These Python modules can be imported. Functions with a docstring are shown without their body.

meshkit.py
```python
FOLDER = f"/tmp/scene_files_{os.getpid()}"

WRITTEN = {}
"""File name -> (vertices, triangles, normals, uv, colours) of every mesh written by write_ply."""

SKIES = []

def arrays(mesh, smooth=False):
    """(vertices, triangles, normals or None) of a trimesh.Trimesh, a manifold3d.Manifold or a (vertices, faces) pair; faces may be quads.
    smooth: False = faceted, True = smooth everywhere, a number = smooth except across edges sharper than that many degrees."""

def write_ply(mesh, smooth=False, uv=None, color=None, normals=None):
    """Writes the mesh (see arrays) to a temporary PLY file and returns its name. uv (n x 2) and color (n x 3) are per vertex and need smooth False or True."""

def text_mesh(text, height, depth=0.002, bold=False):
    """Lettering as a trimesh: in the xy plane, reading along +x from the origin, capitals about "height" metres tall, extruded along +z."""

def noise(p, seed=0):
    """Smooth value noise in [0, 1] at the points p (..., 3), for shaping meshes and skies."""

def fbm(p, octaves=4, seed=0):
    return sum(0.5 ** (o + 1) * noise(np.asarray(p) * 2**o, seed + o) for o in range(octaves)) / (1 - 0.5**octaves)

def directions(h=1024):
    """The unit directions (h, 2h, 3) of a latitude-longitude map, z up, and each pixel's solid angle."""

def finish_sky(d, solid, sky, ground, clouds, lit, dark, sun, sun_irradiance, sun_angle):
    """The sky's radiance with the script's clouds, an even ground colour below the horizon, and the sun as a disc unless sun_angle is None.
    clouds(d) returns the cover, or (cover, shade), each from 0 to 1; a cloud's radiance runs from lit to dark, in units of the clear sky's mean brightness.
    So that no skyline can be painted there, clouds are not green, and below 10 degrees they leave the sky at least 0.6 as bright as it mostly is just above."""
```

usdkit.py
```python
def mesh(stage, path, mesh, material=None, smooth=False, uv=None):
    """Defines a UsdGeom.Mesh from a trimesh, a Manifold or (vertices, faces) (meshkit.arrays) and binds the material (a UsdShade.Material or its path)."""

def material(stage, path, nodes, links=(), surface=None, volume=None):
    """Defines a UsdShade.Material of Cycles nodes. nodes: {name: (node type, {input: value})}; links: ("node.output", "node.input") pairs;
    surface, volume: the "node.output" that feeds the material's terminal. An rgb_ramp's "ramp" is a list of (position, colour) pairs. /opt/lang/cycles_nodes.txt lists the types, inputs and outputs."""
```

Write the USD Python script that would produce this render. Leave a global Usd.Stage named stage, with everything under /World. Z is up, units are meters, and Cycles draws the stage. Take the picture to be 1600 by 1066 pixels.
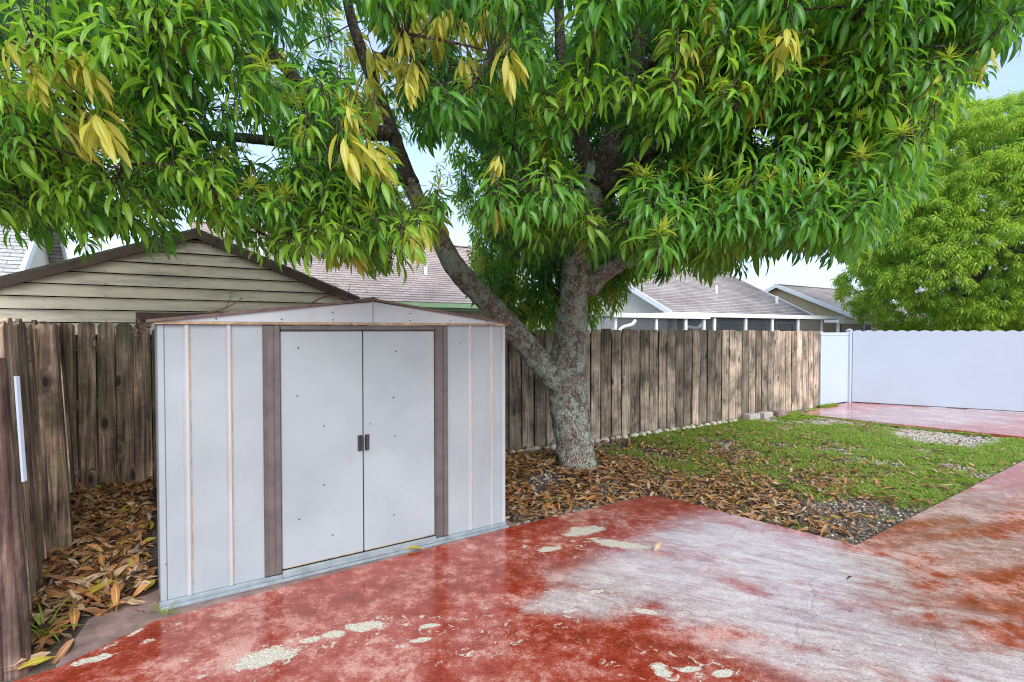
import math, random
import numpy as np, trimesh
import usdkit, meshkit
from pxr import Usd, UsdGeom, UsdLux, UsdShade, Gf, Sdf, Vt

stage = Usd.Stage.CreateInMemory()
UsdGeom.SetStageUpAxis(stage, UsdGeom.Tokens.z)
UsdGeom.SetStageMetersPerUnit(stage, 1.0)
UsdGeom.Xform.Define(stage, '/World')
UsdGeom.Scope.Define(stage, '/World/Looks')
random.seed(11)
rng = np.random.default_rng(11)

# ------------------------------------------------------------------ camera, sky, sun, exposure
EYE, PITCH, FPX = 1.75, math.atan(18 / 850.0), 850.0          # focal length in pixels of a 1600 wide picture
cam = UsdGeom.Camera.Define(stage, '/World/camera')
cam.CreateHorizontalApertureAttr(36.0)
cam.CreateVerticalApertureAttr(36.0 * 682 / 1024)
cam.CreateFocalLengthAttr(36.0 * FPX / 1600)
cam.CreateClippingRangeAttr(Gf.Vec2f(0.05, 2000))
cam.AddTranslateOp().Set(Gf.Vec3d(0, 0, EYE))
cam.AddRotateXOp().Set(90 - math.degrees(PITCH))
cam.CreateExposureAttr(1.28)

SUN_EL, SUN_AZ = math.radians(38), math.radians(160)          # azimuth from +y towards +x: behind the camera, to the right
sd = np.array([math.sin(SUN_AZ) * math.cos(SUN_EL), math.cos(SUN_AZ) * math.cos(SUN_EL), math.sin(SUN_EL)])
sun = UsdLux.DistantLight.Define(stage, '/World/sun')
sun.CreateIntensityAttr(0.43)
sun.CreateAngleAttr(55.0)
sun.CreateNormalizeAttr(True)
sun.CreateColorAttr(Gf.Vec3f(1.0, 0.975, 0.94))
sun.AddRotateZOp().Set(-math.degrees(SUN_AZ))
sun.AddRotateXOp().Set(-(90 - math.degrees(SUN_EL)))

L = '/World/Looks/'
dome = UsdLux.DomeLight.Define(stage, '/World/sky')
dome.GetPrim().SetCustomDataByKey('kind', 'structure')
sky_m = usdkit.material(stage, L + 'sky', {
    'sky': ('sky_texture', {'sky_type': 'single_scattering', 'sun_disc': False, 'sun_elevation': SUN_EL, 'sun_rotation': SUN_AZ, 'altitude': 50.0, 'aerosol_density': 1.6}),
    'tc': ('texture_coordinate', {}),
    'map': ('mapping', {'scale': (1.0, 1.0, 3.2)}),
    'n': ('noise_texture', {'scale': 2.3, 'detail': 7.0, 'roughness': 0.58, 'distortion': 0.4}),
    'r': ('rgb_ramp', {'ramp': [(0.36, (0.30,) * 3), (0.62, (0.85,) * 3)]}),
    'cl': ('color', {'value': (2.6, 3.2, 4.1)}),
    'mx': ('mix_color', {'use_clamp': False}),
    'bg': ('background_shader', {'strength': 0.128}),
}, [('tc.generated', 'map.vector'), ('map.vector', 'n.vector'), ('n.fac', 'r.fac'), ('r.color', 'mx.fac'), ('sky.color', 'mx.a'), ('cl.color', 'mx.b'), ('mx.result', 'bg.color')], surface='bg.background')
UsdShade.MaterialBindingAPI.Apply(dome.GetPrim()).Bind(sky_m)

# ------------------------------------------------------------------ frame of the yard: u runs along the fence, v away from the camera
TH = math.radians(33.5)
UX, VX = np.array([math.cos(TH), math.sin(TH)]), np.array([-math.sin(TH), math.cos(TH)])


def W(p):
    """yard coordinates (u, v, z) -> world"""
    p = np.asarray(p, float)
    out = p.copy()
    out[..., 0] = p[..., 0] * UX[0] + p[..., 1] * VX[0]
    out[..., 1] = p[..., 0] * UX[1] + p[..., 1] * VX[1]
    return out


def toyard(p):
    p = np.asarray(p, float)
    return np.stack([p[..., 0] * UX[0] + p[..., 1] * UX[1], p[..., 0] * VX[0] + p[..., 1] * VX[1], p[..., 2]], -1)


CP, SP = math.cos(PITCH), math.sin(PITCH)


def proj(P):
    """where a world point falls, in pixels of a 1600 x 1066 picture"""
    q = np.asarray(P, float) - [0, 0, EYE]
    f = np.maximum(q[..., 1] * CP - q[..., 2] * SP, 1e-3)
    h = q[..., 1] * SP + q[..., 2] * CP
    return 800 + FPX * q[..., 0] / f, 533 - FPX * h / f


def aty(px, py, Y):
    x, y = (px - 800) / FPX, (533 - py) / FPX
    d = np.array([x, CP + y * SP, -SP + y * CP])
    return d * (Y / d[1]) + [0, 0, EYE]


def gp(px, py, z=0.0):
    x, y = (px - 800) / FPX, (533 - py) / FPX
    d = np.array([x, CP + y * SP, -SP + y * CP])
    return d * ((z - EYE) / d[2]) + [0, 0, EYE]


# ------------------------------------------------------------------ scene-tree helpers
used = {}


def numbered(path):
    n = used.get(path, -1) + 1
    used[path] = n
    return path if n == 0 else f'{path}_{n:03d}'


def tag(prim, label=None, category=None, group=None, kind=None):
    p = prim.GetPrim() if hasattr(prim, 'GetPrim') else prim
    for k, v in (('label', label), ('category', category), ('group', group), ('kind', kind)):
        if v:
            p.SetCustomDataByKey(k, v)
    return prim


def thing(name, label, category, group=None, loc=(0, 0, 0)):
    x = UsdGeom.Xform.Define(stage, numbered('/World/' + name))
    x.AddTranslateOp().Set(Gf.Vec3d(*map(float, loc)))
    tag(x, label, category, group)
    x_loc[str(x.GetPath())] = np.asarray(loc, float)
    return x


x_loc = {}


def origin(parent):
    p, total = parent.GetPrim(), np.zeros(3)
    while p and str(p.GetPath()) != '/':
        total = total + x_loc.get(str(p.GetPath()), 0)
        p = p.GetParent()
    return total


def obj(name, mesh, mat, parent=None, smooth=False, tone=None, uv=None, **tags):
    """one Mesh prim; the mesh is given in world coordinates"""
    path = numbered((str(parent.GetPath()) if parent is not None else '/World') + '/' + name)
    if parent is not None:
        v, f = (mesh.vertices, mesh.faces) if hasattr(mesh, 'vertices') else mesh
        mesh = (np.asarray(v) - origin(parent), np.asarray(f))
    m = usdkit.mesh(stage, path, mesh, M[mat], smooth=smooth, uv=uv)
    if tone is not None:
        UsdGeom.PrimvarsAPI(m).CreatePrimvar('tone', Sdf.ValueTypeNames.FloatArray, 'constant').Set(Vt.FloatArray([float(tone)]))
    tag(m, **tags)
    return m


# ------------------------------------------------------------------ mesh helpers
def cat(ms):
    return trimesh.util.concatenate(ms)


def hexa(c):
    """a solid of eight corners: bottom four counter-clockwise, then top four"""
    f = [[0, 2, 1], [0, 3, 2], [4, 5, 6], [4, 6, 7], [0, 1, 5], [0, 5, 4], [1, 2, 6], [1, 6, 5], [2, 3, 7], [2, 7, 6], [3, 0, 4], [3, 4, 7]]
    return trimesh.Trimesh(np.asarray(c, float), f, process=False)


def ybox(u0, u1, v0, v1, z0, z1):
    """box in yard coordinates"""
    return hexa(W(np.array([(u0, v0, z0), (u1, v0, z0), (u1, v1, z0), (u0, v1, z0), (u0, v0, z1), (u1, v0, z1), (u1, v1, z1), (u0, v1, z1)], float)))


def bevbox(u0, u1, v0, v1, z0, z1, b=0.006):
    """box in yard coordinates with chamfered edges"""
    pts = []
    for x in (0, 1):
        for y in (0, 1):
            for z in (0, 1):
                X, Y, Z = (u0, u1)[x], (v0, v1)[y], (z0, z1)[z]
                sx, sy, sz = (1, -1)[x] * b, (1, -1)[y] * b, (1, -1)[z] * b
                pts += [(X + sx, Y + sy, Z), (X + sx, Y, Z + sz), (X, Y + sy, Z + sz)]
    m = trimesh.Trimesh(np.array(pts)).convex_hull
    m.vertices = W(m.vertices)
    return m


def profile_v(pts, v0, v1):
    """outline (u, z) extruded from v0 to v1; counter-clockwise seen from the camera side"""
    from shapely.geometry import Polygon
    m = trimesh.creation.extrude_polygon(Polygon(pts), 1.0, engine='earcut')
    p = np.array(m.vertices)
    q = np.stack([p[:, 0], v0 + (v1 - v0) * (1 - p[:, 2]), p[:, 1]], -1)
    r = trimesh.Trimesh(W(q), m.faces, process=False)
    if r.volume < 0:
        r.invert()
    return r


def profile_u(pts, u0, u1):
    """outline (v, z) extruded from u0 to u1"""
    from shapely.geometry import Polygon
    m = trimesh.creation.extrude_polygon(Polygon(pts), 1.0, engine='earcut')
    p = np.array(m.vertices)
    r = trimesh.Trimesh(W(np.stack([u0 + (u1 - u0) * p[:, 2], p[:, 0], p[:, 1]], -1)), m.faces, process=False)
    if r.volume < 0:
        r.invert()
    return r


def prism(poly, z0, z1):
    """ground outline (world x, y) extruded"""
    from shapely.geometry import Polygon
    m = trimesh.creation.extrude_polygon(Polygon(poly), z1 - z0, engine='earcut')
    m.apply_translation([0, 0, z0])
    return m


def resample(P, n):
    from scipy.interpolate import CubicSpline
    P = np.asarray(P, float)
    t = np.concatenate([[0], np.cumsum(np.linalg.norm(np.diff(P[:, :3], axis=0), axis=1))])
    return (CubicSpline(t, P) if len(P) > 2 else (lambda s: P[0] + (P[1] - P[0]) * (np.asarray(s) / t[-1])[:, None]))(np.linspace(0, t[-1], n))


def tube(P, R, sides=8, rough=0.0, seed=0, flare=None):
    P, R = np.asarray(P, float), np.asarray(R, float)
    n = len(P)
    T = np.gradient(P, axis=0)
    T /= np.linalg.norm(T, axis=1, keepdims=True)
    a = np.cross(T[0], [0.31, 0.95, 0.05])
    a /= np.linalg.norm(a)
    V = np.empty((n, sides, 3))
    for i in range(n):
        a = a - T[i] * (a @ T[i])
        a /= np.linalg.norm(a)
        b = np.cross(T[i], a)
        ang = np.linspace(0, 2 * np.pi, sides, endpoint=False)
        r = np.full(sides, R[i])
        if flare is not None:
            r = r * flare(i / (n - 1), ang)
        ring = P[i] + (np.cos(ang) * r)[:, None] * a + (np.sin(ang) * r)[:, None] * b
        V[i] = ring
    if rough:
        nn = meshkit.fbm(V.reshape(-1, 3) * 9.0, 3, seed).reshape(n, sides) - 0.5
        V = V + (V - P[:, None]) * (nn * rough)[..., None]
    idx = np.arange(n * sides).reshape(n, sides)
    A, B = idx[:-1], idx[1:]
    A2, B2 = np.roll(A, -1, 1), np.roll(B, -1, 1)
    F = np.concatenate([np.stack([A, A2, B2], -1).reshape(-1, 3), np.stack([A, B2, B], -1).reshape(-1, 3)])
    V = V.reshape(-1, 3)
    V = np.vstack([V, P[0], P[-1]])
    c0, c1 = len(V) - 2, len(V) - 1
    r0, r1 = idx[0], idx[-1]
    F = np.vstack([F, np.stack([np.full(sides, c0), np.roll(r0, -1), r0], -1), np.stack([np.full(sides, c1), r1, np.roll(r1, -1)], -1)])
    return trimesh.Trimesh(V, F, process=False)


def rod(a, b, r, sides=8):
    return tube(np.linspace(a, b, 2), [r, r], sides)


def beam(a, b, w, h, up=(0, 0, 1)):
    """square bar from a to b (world)"""
    a, b = np.asarray(a, float), np.asarray(b, float)
    t = (b - a) / np.linalg.norm(b - a)
    s = np.cross(t, up)
    s /= np.linalg.norm(s)
    n = np.cross(s, t)
    c = [(-1, -1), (1, -1), (1, 1), (-1, 1)]
    m = hexa([a + s * i * w / 2 + n * j * h / 2 for i, j in c] + [b + s * i * w / 2 + n * j * h / 2 for i, j in c])
    if m.volume < 0:
        m.invert()
    return m


# ------------------------------------------------------------------ materials
M = {}


def plain(name, color, rough=0.6, var=0.0, scale=6.0, bump=0.0, spec=0.5, metallic=0.0):
    c = np.array(color)
    nodes = {'g': ('geometry', {}), 'n': ('noise_texture', {'scale': scale, 'detail': 6.0, 'roughness': 0.6}),
             'r': ('rgb_ramp', {'ramp': [(0.3, tuple(c * (1 - var))), (0.7, tuple(np.minimum(c * (1 + var), 1)))]}),
             'p': ('principled_bsdf', {'roughness': rough, 'specular_ior_level': spec, 'metallic': metallic})}
    links = [('g.position', 'n.vector'), ('n.fac', 'r.fac'), ('r.color', 'p.base_color')]
    if bump:
        nodes['b'] = ('bump', {'strength': bump, 'distance': 0.01})
        links += [('n.fac', 'b.height'), ('b.normal', 'p.normal')]
    M[name] = usdkit.material(stage, L + name, nodes, links, surface='p.BSDF')


def wood(name, dark, mid, light, algae, algae_amt, rough=0.7):
    nodes = {
        'g': ('geometry', {}), 't': ('attribute', {'attribute': 'tone'}),
        'ts': ('vector_math', {'math_type': 'scale', 'vector1': (3.7, 5.1, 7.3)}),
        'v': ('vector_math', {'math_type': 'add'}),
        'vk': ('mapping', {'scale': (5.2, 5.2, 2.3)}),
        'kn': ('voronoi_texture', {'feature': 'f1', 'scale': 1.0, 'randomness': 1.0}),
        'kr': ('map_range', {'from_min': 0.0, 'from_max': 0.32, 'to_min': 1.0, 'to_max': 0.0, 'clamp': True}),
        'kp': ('math', {'math_type': 'power', 'value2': 2.2}),
        'ks': ('vector_math', {'math_type': 'scale', 'vector1': (0.34, 0.34, 0.0)}),
        'v2': ('vector_math', {'math_type': 'add'}),
        'mg': ('mapping', {'scale': (34.0, 34.0, 1.5)}),
        'gr': ('noise_texture', {'scale': 1.0, 'detail': 7.0, 'roughness': 0.66, 'distortion': 0.5}),
        'rp': ('rgb_ramp', {'ramp': [(0.36, dark), (0.49, mid), (0.66, light)]}),
        'core': ('map_range', {'from_min': 0.08, 'from_max': 0.19, 'to_min': 0.92, 'to_max': 0.0, 'clamp': True}),
        'kc': ('mix_color', {'b': tuple(np.array(dark) * 0.35)}),
        'st': ('noise_texture', {'scale': 2.2, 'detail': 5.0, 'roughness': 0.65}),
        'str': ('map_range', {'from_min': 0.36, 'from_max': 0.64, 'to_min': 0.34, 'to_max': 1.30, 'clamp': True}),
        'tm': ('map_range', {'from_min': 0.0, 'from_max': 1.0, 'to_min': 0.55, 'to_max': 1.45}),
        'mul': ('math', {'math_type': 'multiply'}),
        'hs': ('hsv', {}),
        'an': ('noise_texture', {'scale': 3.1, 'detail': 6.0, 'roughness': 0.7}),
        'ar': ('map_range', {'from_min': 0.5, 'from_max': 0.68, 'to_min': 0.0, 'to_max': algae_amt, 'clamp': True}),
        'al': ('mix_color', {'b': algae}),
        'b': ('bump', {'strength': 0.55, 'distance': 0.006}),
        'p': ('principled_bsdf', {'roughness': rough, 'specular_ior_level': 0.35}),
    }
    links = [('t.fac', 'ts.scale'), ('g.position', 'v.vector1'), ('ts.vector', 'v.vector2'), ('v.vector', 'vk.vector'), ('vk.vector', 'kn.vector'),
             ('kn.distance', 'kr.value'), ('kr.result', 'kp.value1'), ('kp.value', 'ks.scale'), ('v.vector', 'v2.vector1'), ('ks.vector', 'v2.vector2'),
             ('v2.vector', 'mg.vector'), ('mg.vector', 'gr.vector'), ('gr.fac', 'rp.fac'), ('kn.distance', 'core.value'), ('core.result', 'kc.fac'), ('rp.color', 'kc.a'),
             ('v.vector', 'st.vector'), ('st.fac', 'str.value'), ('t.fac', 'tm.value'), ('str.result', 'mul.value1'), ('tm.result', 'mul.value2'),
             ('mul.value', 'hs.value'), ('kc.result', 'hs.color'), ('v.vector', 'an.vector'), ('an.fac', 'ar.value'), ('ar.result', 'al.fac'), ('hs.color', 'al.a'),
             ('al.result', 'p.base_color'), ('gr.fac', 'b.height'), ('b.normal', 'p.normal')]
    M[name] = usdkit.material(stage, L + name, nodes, links, surface='p.BSDF')


wood('weathered_wood', (0.12, 0.082, 0.06), (0.33, 0.25, 0.19), (0.52, 0.43, 0.345), (0.15, 0.15, 0.075), 0.32)
wood('dark_wet_wood', (0.045, 0.028, 0.021), (0.25, 0.165, 0.115), (0.56, 0.41, 0.30), (0.10, 0.13, 0.035), 0.6, 0.45)
wood('brown_post_wood', (0.03, 0.016, 0.014), (0.12, 0.07, 0.058), (0.28, 0.20, 0.16), (0.05, 0.04, 0.03), 0.5, 0.5)


def painted_metal(name, color, rust_amt):
    """painted sheet steel with run-down rust, specks and faint dirt"""
    nodes = {
        'g': ('geometry', {}),
        'm1': ('mapping', {'scale': (7.0, 7.0, 0.9)}), 'n1': ('noise_texture', {'scale': 1.0, 'detail': 6.0, 'roughness': 0.7}),
        'r1': ('map_range', {'from_min': 0.53, 'from_max': 0.78, 'to_min': 0.0, 'to_max': rust_amt, 'clamp': True}),
        'c1': ('mix_color', {'a': color, 'b': (0.36, 0.24, 0.13)}),
        'n2': ('noise_texture', {'scale': 1.6, 'detail': 4.0}),
        'r2': ('rgb_ramp', {'ramp': [(0.3, (0.84, 0.84, 0.83)), (0.7, (1.06, 1.05, 1.03))]}),
        'c2': ('mix_color', {'blend_type': 'multiply', 'fac': 1.0, 'use_clamp': False}),
        'vo': ('voronoi_texture', {'feature': 'f1', 'scale': 4.6, 'randomness': 1.0}),
        'rv': ('map_range', {'from_min': 0.022, 'from_max': 0.032, 'to_min': 0.85, 'to_max': 0.0, 'clamp': True}),
        'c3': ('mix_color', {'b': (0.06, 0.05, 0.045)}),
        'b': ('bump', {'strength': 0.30, 'distance': 0.03}),
        'p': ('principled_bsdf', {'roughness': 0.36, 'specular_ior_level': 0.4}),
    }
    links = [('g.position', 'm1.vector'), ('m1.vector', 'n1.vector'), ('n1.fac', 'r1.value'), ('r1.result', 'c1.fac'), ('g.position', 'n2.vector'), ('n2.fac', 'r2.fac'),
             ('c1.result', 'c2.a'), ('r2.color', 'c2.b'), ('g.position', 'vo.vector'), ('vo.distance', 'rv.value'), ('rv.result', 'c3.fac'), ('c2.result', 'c3.a'), ('c3.result', 'p.base_color'),
             ('n2.fac', 'b.height'), ('b.normal', 'p.normal')]
    M[name] = usdkit.material(stage, L + name, nodes, links, surface='p.BSDF')


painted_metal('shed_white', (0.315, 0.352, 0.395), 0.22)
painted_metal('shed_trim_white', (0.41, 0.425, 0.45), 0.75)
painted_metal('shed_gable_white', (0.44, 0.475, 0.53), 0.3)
plain('shed_brown', (0.105, 0.085, 0.085), 0.42, 0.25, 9)
plain('shed_roof_edge', (0.12, 0.07, 0.06), 0.55, 0.5, 22)
plain('rust', (0.34, 0.24, 0.155), 0.8, 0.5, 14)
plain('galvanised', (0.22, 0.255, 0.285), 0.5, 0.25, 10)
plain('black_handle', (0.03, 0.03, 0.035), 0.4, 0.2)
plain('dark_gap', (0.02, 0.02, 0.02), 0.8)
plain('white_vinyl', (0.425, 0.49, 0.595), 0.4, 0.02, 2)
plain('white_paint', (0.80, 0.82, 0.84), 0.45, 0.05)
plain('pale_wall', (0.74, 0.71, 0.62), 0.8, 0.08)
plain('cream_wall', (0.66, 0.60, 0.44), 0.8, 0.08)
plain('tan_wall', (0.62, 0.47, 0.28), 0.8, 0.08)
plain('grey_wall', (0.42, 0.40, 0.37), 0.8, 0.1)
plain('green_fascia', (0.30, 0.46, 0.26), 0.6, 0.12)
plain('brown_trim', (0.115, 0.075, 0.06), 0.6, 0.35, 5)
plain('window_bars', (0.35, 0.36, 0.37), 0.5)
plain('concrete_pole', (0.48, 0.47, 0.44), 0.9, 0.15)
plain('old_concrete', (0.23, 0.155, 0.14), 0.75, 0.45, 7, 0.4)
plain('edging_stone', (0.50, 0.47, 0.41), 0.85, 0.35, 18, 0.5)
plain('cinder_block', (0.40, 0.37, 0.34), 0.9, 0.25, 25, 0.5)
plain('dead_twig', (0.09, 0.06, 0.045), 0.85, 0.3, 30)
plain('steel_mast', (0.42, 0.43, 0.45), 0.4, 0.1)
M['dark_glass'] = usdkit.material(stage, L + 'dark_glass', {'tr': ('transparent_bsdf', {'color': (0.25, 0.28, 0.30)}), 'gl': ('glossy_bsdf', {'roughness': 0.05}), 'f': ('fresnel', {'IOR': 1.5}), 'm': ('mix_closure', {})},
                                  [('f.fac', 'm.fac'), ('tr.BSDF', 'm.closure1'), ('gl.BSDF', 'm.closure2')], surface='m.closure')
M['screen_mesh'] = usdkit.material(stage, L + 'screen_mesh', {'tr': ('transparent_bsdf', {'color': (1, 1, 1)}), 'gl': ('diffuse_bsdf', {'color': (0.05, 0.055, 0.06)}), 'm': ('mix_closure', {'fac': 0.35})},
                                   [('tr.BSDF', 'm.closure1'), ('gl.BSDF', 'm.closure2')], surface='m.closure')


def siding(name, color):
    nodes = {'g': ('geometry', {}), 'm1': ('mapping', {'scale': (1.4, 1.4, 9.0)}), 'n1': ('noise_texture', {'scale': 1.0, 'detail': 6.0, 'roughness': 0.7}),
             'r1': ('rgb_ramp', {'ramp': [(0.34, tuple(np.array(color) * 0.62)), (0.52, color), (0.75, tuple(np.array(color) * 1.1))]}),
             'n2': ('noise_texture', {'scale': 0.8, 'detail': 3.0}), 'r2': ('rgb_ramp', {'ramp': [(0.40, (1, 1, 1)), (0.66, (0.76, 0.74, 0.70))]}),
             'c': ('mix_color', {'blend_type': 'multiply', 'fac': 1.0}), 'p': ('principled_bsdf', {'roughness': 0.65})}
    M[name] = usdkit.material(stage, L + name, nodes, [('g.position', 'm1.vector'), ('m1.vector', 'n1.vector'), ('n1.fac', 'r1.fac'), ('g.position', 'n2.vector'), ('n2.fac', 'r2.fac'), ('r1.color', 'c.a'), ('r2.color', 'c.b'), ('c.result', 'p.base_color')], surface='p.BSDF')


siding('beige_siding', (0.86, 0.78, 0.65))


def shingles(name, c1, c2, stain):
    """asphalt shingles: tabs from uv, blotchy weathering"""
    nodes = {'uv': ('uvmap', {'attribute': 'st'}), 'br': ('brick_texture', {'scale': 1.0, 'brick_width': 0.30, 'row_height': 0.145, 'mortar_size': 0.006, 'mortar_smooth': 0.3, 'bias': 0.0, 'color1': c1, 'color2': c2, 'mortar': tuple(np.array(c1) * 0.45)}),
             'g': ('geometry', {}), 'n': ('noise_texture', {'scale': 0.7, 'detail': 5.0, 'roughness': 0.65}), 'r': ('rgb_ramp', {'ramp': [(0.35, stain), (0.65, (1.12, 1.1, 1.08))]}),
             'n3': ('noise_texture', {'scale': 22.0, 'detail': 3.0}), 'r3': ('rgb_ramp', {'ramp': [(0.3, (0.75,) * 3), (0.7, (1.2,) * 3)]}),
             'c': ('mix_color', {'blend_type': 'multiply', 'fac': 1.0, 'use_clamp': False}), 'c4': ('mix_color', {'blend_type': 'multiply', 'fac': 1.0, 'use_clamp': False}), 'p': ('principled_bsdf', {'roughness': 0.9, 'specular_ior_level': 0.2})}
    M[name] = usdkit.material(stage, L + name, nodes, [('uv.UV', 'br.vector'), ('g.position', 'n.vector'), ('n.fac', 'r.fac'), ('g.position', 'n3.vector'), ('n3.fac', 'r3.fac'), ('br.color', 'c.a'), ('r.color', 'c.b'), ('c.result', 'c4.a'), ('r3.color', 'c4.b'), ('c4.result', 'p.base_color')], surface='p.BSDF')


shingles('red_brown_shingles', (0.40, 0.335, 0.315), (0.48, 0.41, 0.39), (0.72, 0.68, 0.68))
shingles('grey_shingles', (0.35, 0.32, 0.315), (0.42, 0.39, 0.38), (0.66, 0.63, 0.62))
shingles('light_grey_shingles', (0.42, 0.43, 0.43), (0.56, 0.57, 0.57), (0.82, 0.82, 0.80))
shingles('dark_shingles', (0.17, 0.15, 0.14), (0.22, 0.20, 0.19), (0.7, 0.7, 0.7))


def leafmat(name, base, light, trans, t_amt, rough=0.30):
    nodes = {'g': ('geometry', {}), 'uv': ('uvmap', {'attribute': 'st'}), 'sx': ('separate_xyz', {}),
             'ab': ('math', {'math_type': 'subtract', 'value2': 0.5}), 'ab2': ('math', {'math_type': 'absolute'}),
             'mr': ('map_range', {'from_min': 0.03, 'from_max': 0.075, 'to_min': 0.55, 'to_max': 0.0, 'clamp': True}),
             'rr': ('rgb_ramp', {'ramp': [(0.0, tuple(np.array(base) * 0.72)), (0.55, base), (1.0, light)]}),
             'mid': ('mix_color', {'b': tuple(np.minimum(np.array(light) * 1.7, 0.8))}),
             'p': ('principled_bsdf', {'roughness': rough, 'specular_ior_level': 0.45}),
             'tr': ('translucent_bsdf', {'color': trans}), 'm': ('mix_closure', {'fac': t_amt})}
    links = [('g.random_per_island', 'rr.fac'), ('uv.UV', 'sx.vector'), ('sx.x', 'ab.value1'), ('ab.value', 'ab2.value1'), ('ab2.value', 'mr.value'), ('mr.result', 'mid.fac'), ('rr.color', 'mid.a'),
             ('mid.result', 'p.base_color'), ('p.BSDF', 'm.closure1'), ('tr.BSDF', 'm.closure2')]
    M[name] = usdkit.material(stage, L + name, nodes, links, surface='m.closure')


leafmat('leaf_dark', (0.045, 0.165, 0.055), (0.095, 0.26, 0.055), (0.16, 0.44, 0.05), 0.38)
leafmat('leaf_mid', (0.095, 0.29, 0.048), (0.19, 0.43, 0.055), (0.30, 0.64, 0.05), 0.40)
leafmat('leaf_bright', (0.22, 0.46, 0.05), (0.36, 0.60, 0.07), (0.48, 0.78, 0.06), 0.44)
leafmat('leaf_yellow', (0.66, 0.63, 0.09), (0.90, 0.76, 0.28), (0.82, 0.76, 0.12), 0.42, 0.45)
leafmat('leaf_shoot', (0.54, 0.64, 0.07), (0.72, 0.72, 0.15), (0.65, 0.75, 0.08), 0.35, 0.45)
leafmat('leaf_far', (0.19, 0.40, 0.045), (0.30, 0.52, 0.06), (0.42, 0.68, 0.06), 0.40, 0.5)
leafmat('leaf_far_bright', (0.34, 0.54, 0.055), (0.46, 0.60, 0.09), (0.54, 0.74, 0.07), 0.40, 0.5)
leafmat('dry_brown', (0.38, 0.175, 0.08), (0.58, 0.32, 0.17), (0.3, 0.14, 0.05), 0.1, 0.45)
leafmat('dry_orange', (0.56, 0.255, 0.09), (0.72, 0.38, 0.15), (0.4, 0.18, 0.05), 0.12, 0.42)
leafmat('dry_tan', (0.54, 0.37, 0.22), (0.70, 0.54, 0.37), (0.4, 0.3, 0.2), 0.1, 0.45)
leafmat('dry_dark', (0.075, 0.042, 0.028), (0.16, 0.085, 0.05), (0.1, 0.05, 0.03), 0.05, 0.4)
leafmat('dry_yellow', (0.52, 0.40, 0.05), (0.60, 0.52, 0.10), (0.5, 0.4, 0.05), 0.2, 0.4)
leafmat('grass', (0.29, 0.44, 0.055), (0.50, 0.62, 0.11), (0.42, 0.6, 0.06), 0.36, 0.45)
leafmat('grass_dry', (0.24, 0.27, 0.08), (0.38, 0.38, 0.16), (0.3, 0.35, 0.1), 0.3, 0.6)


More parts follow.
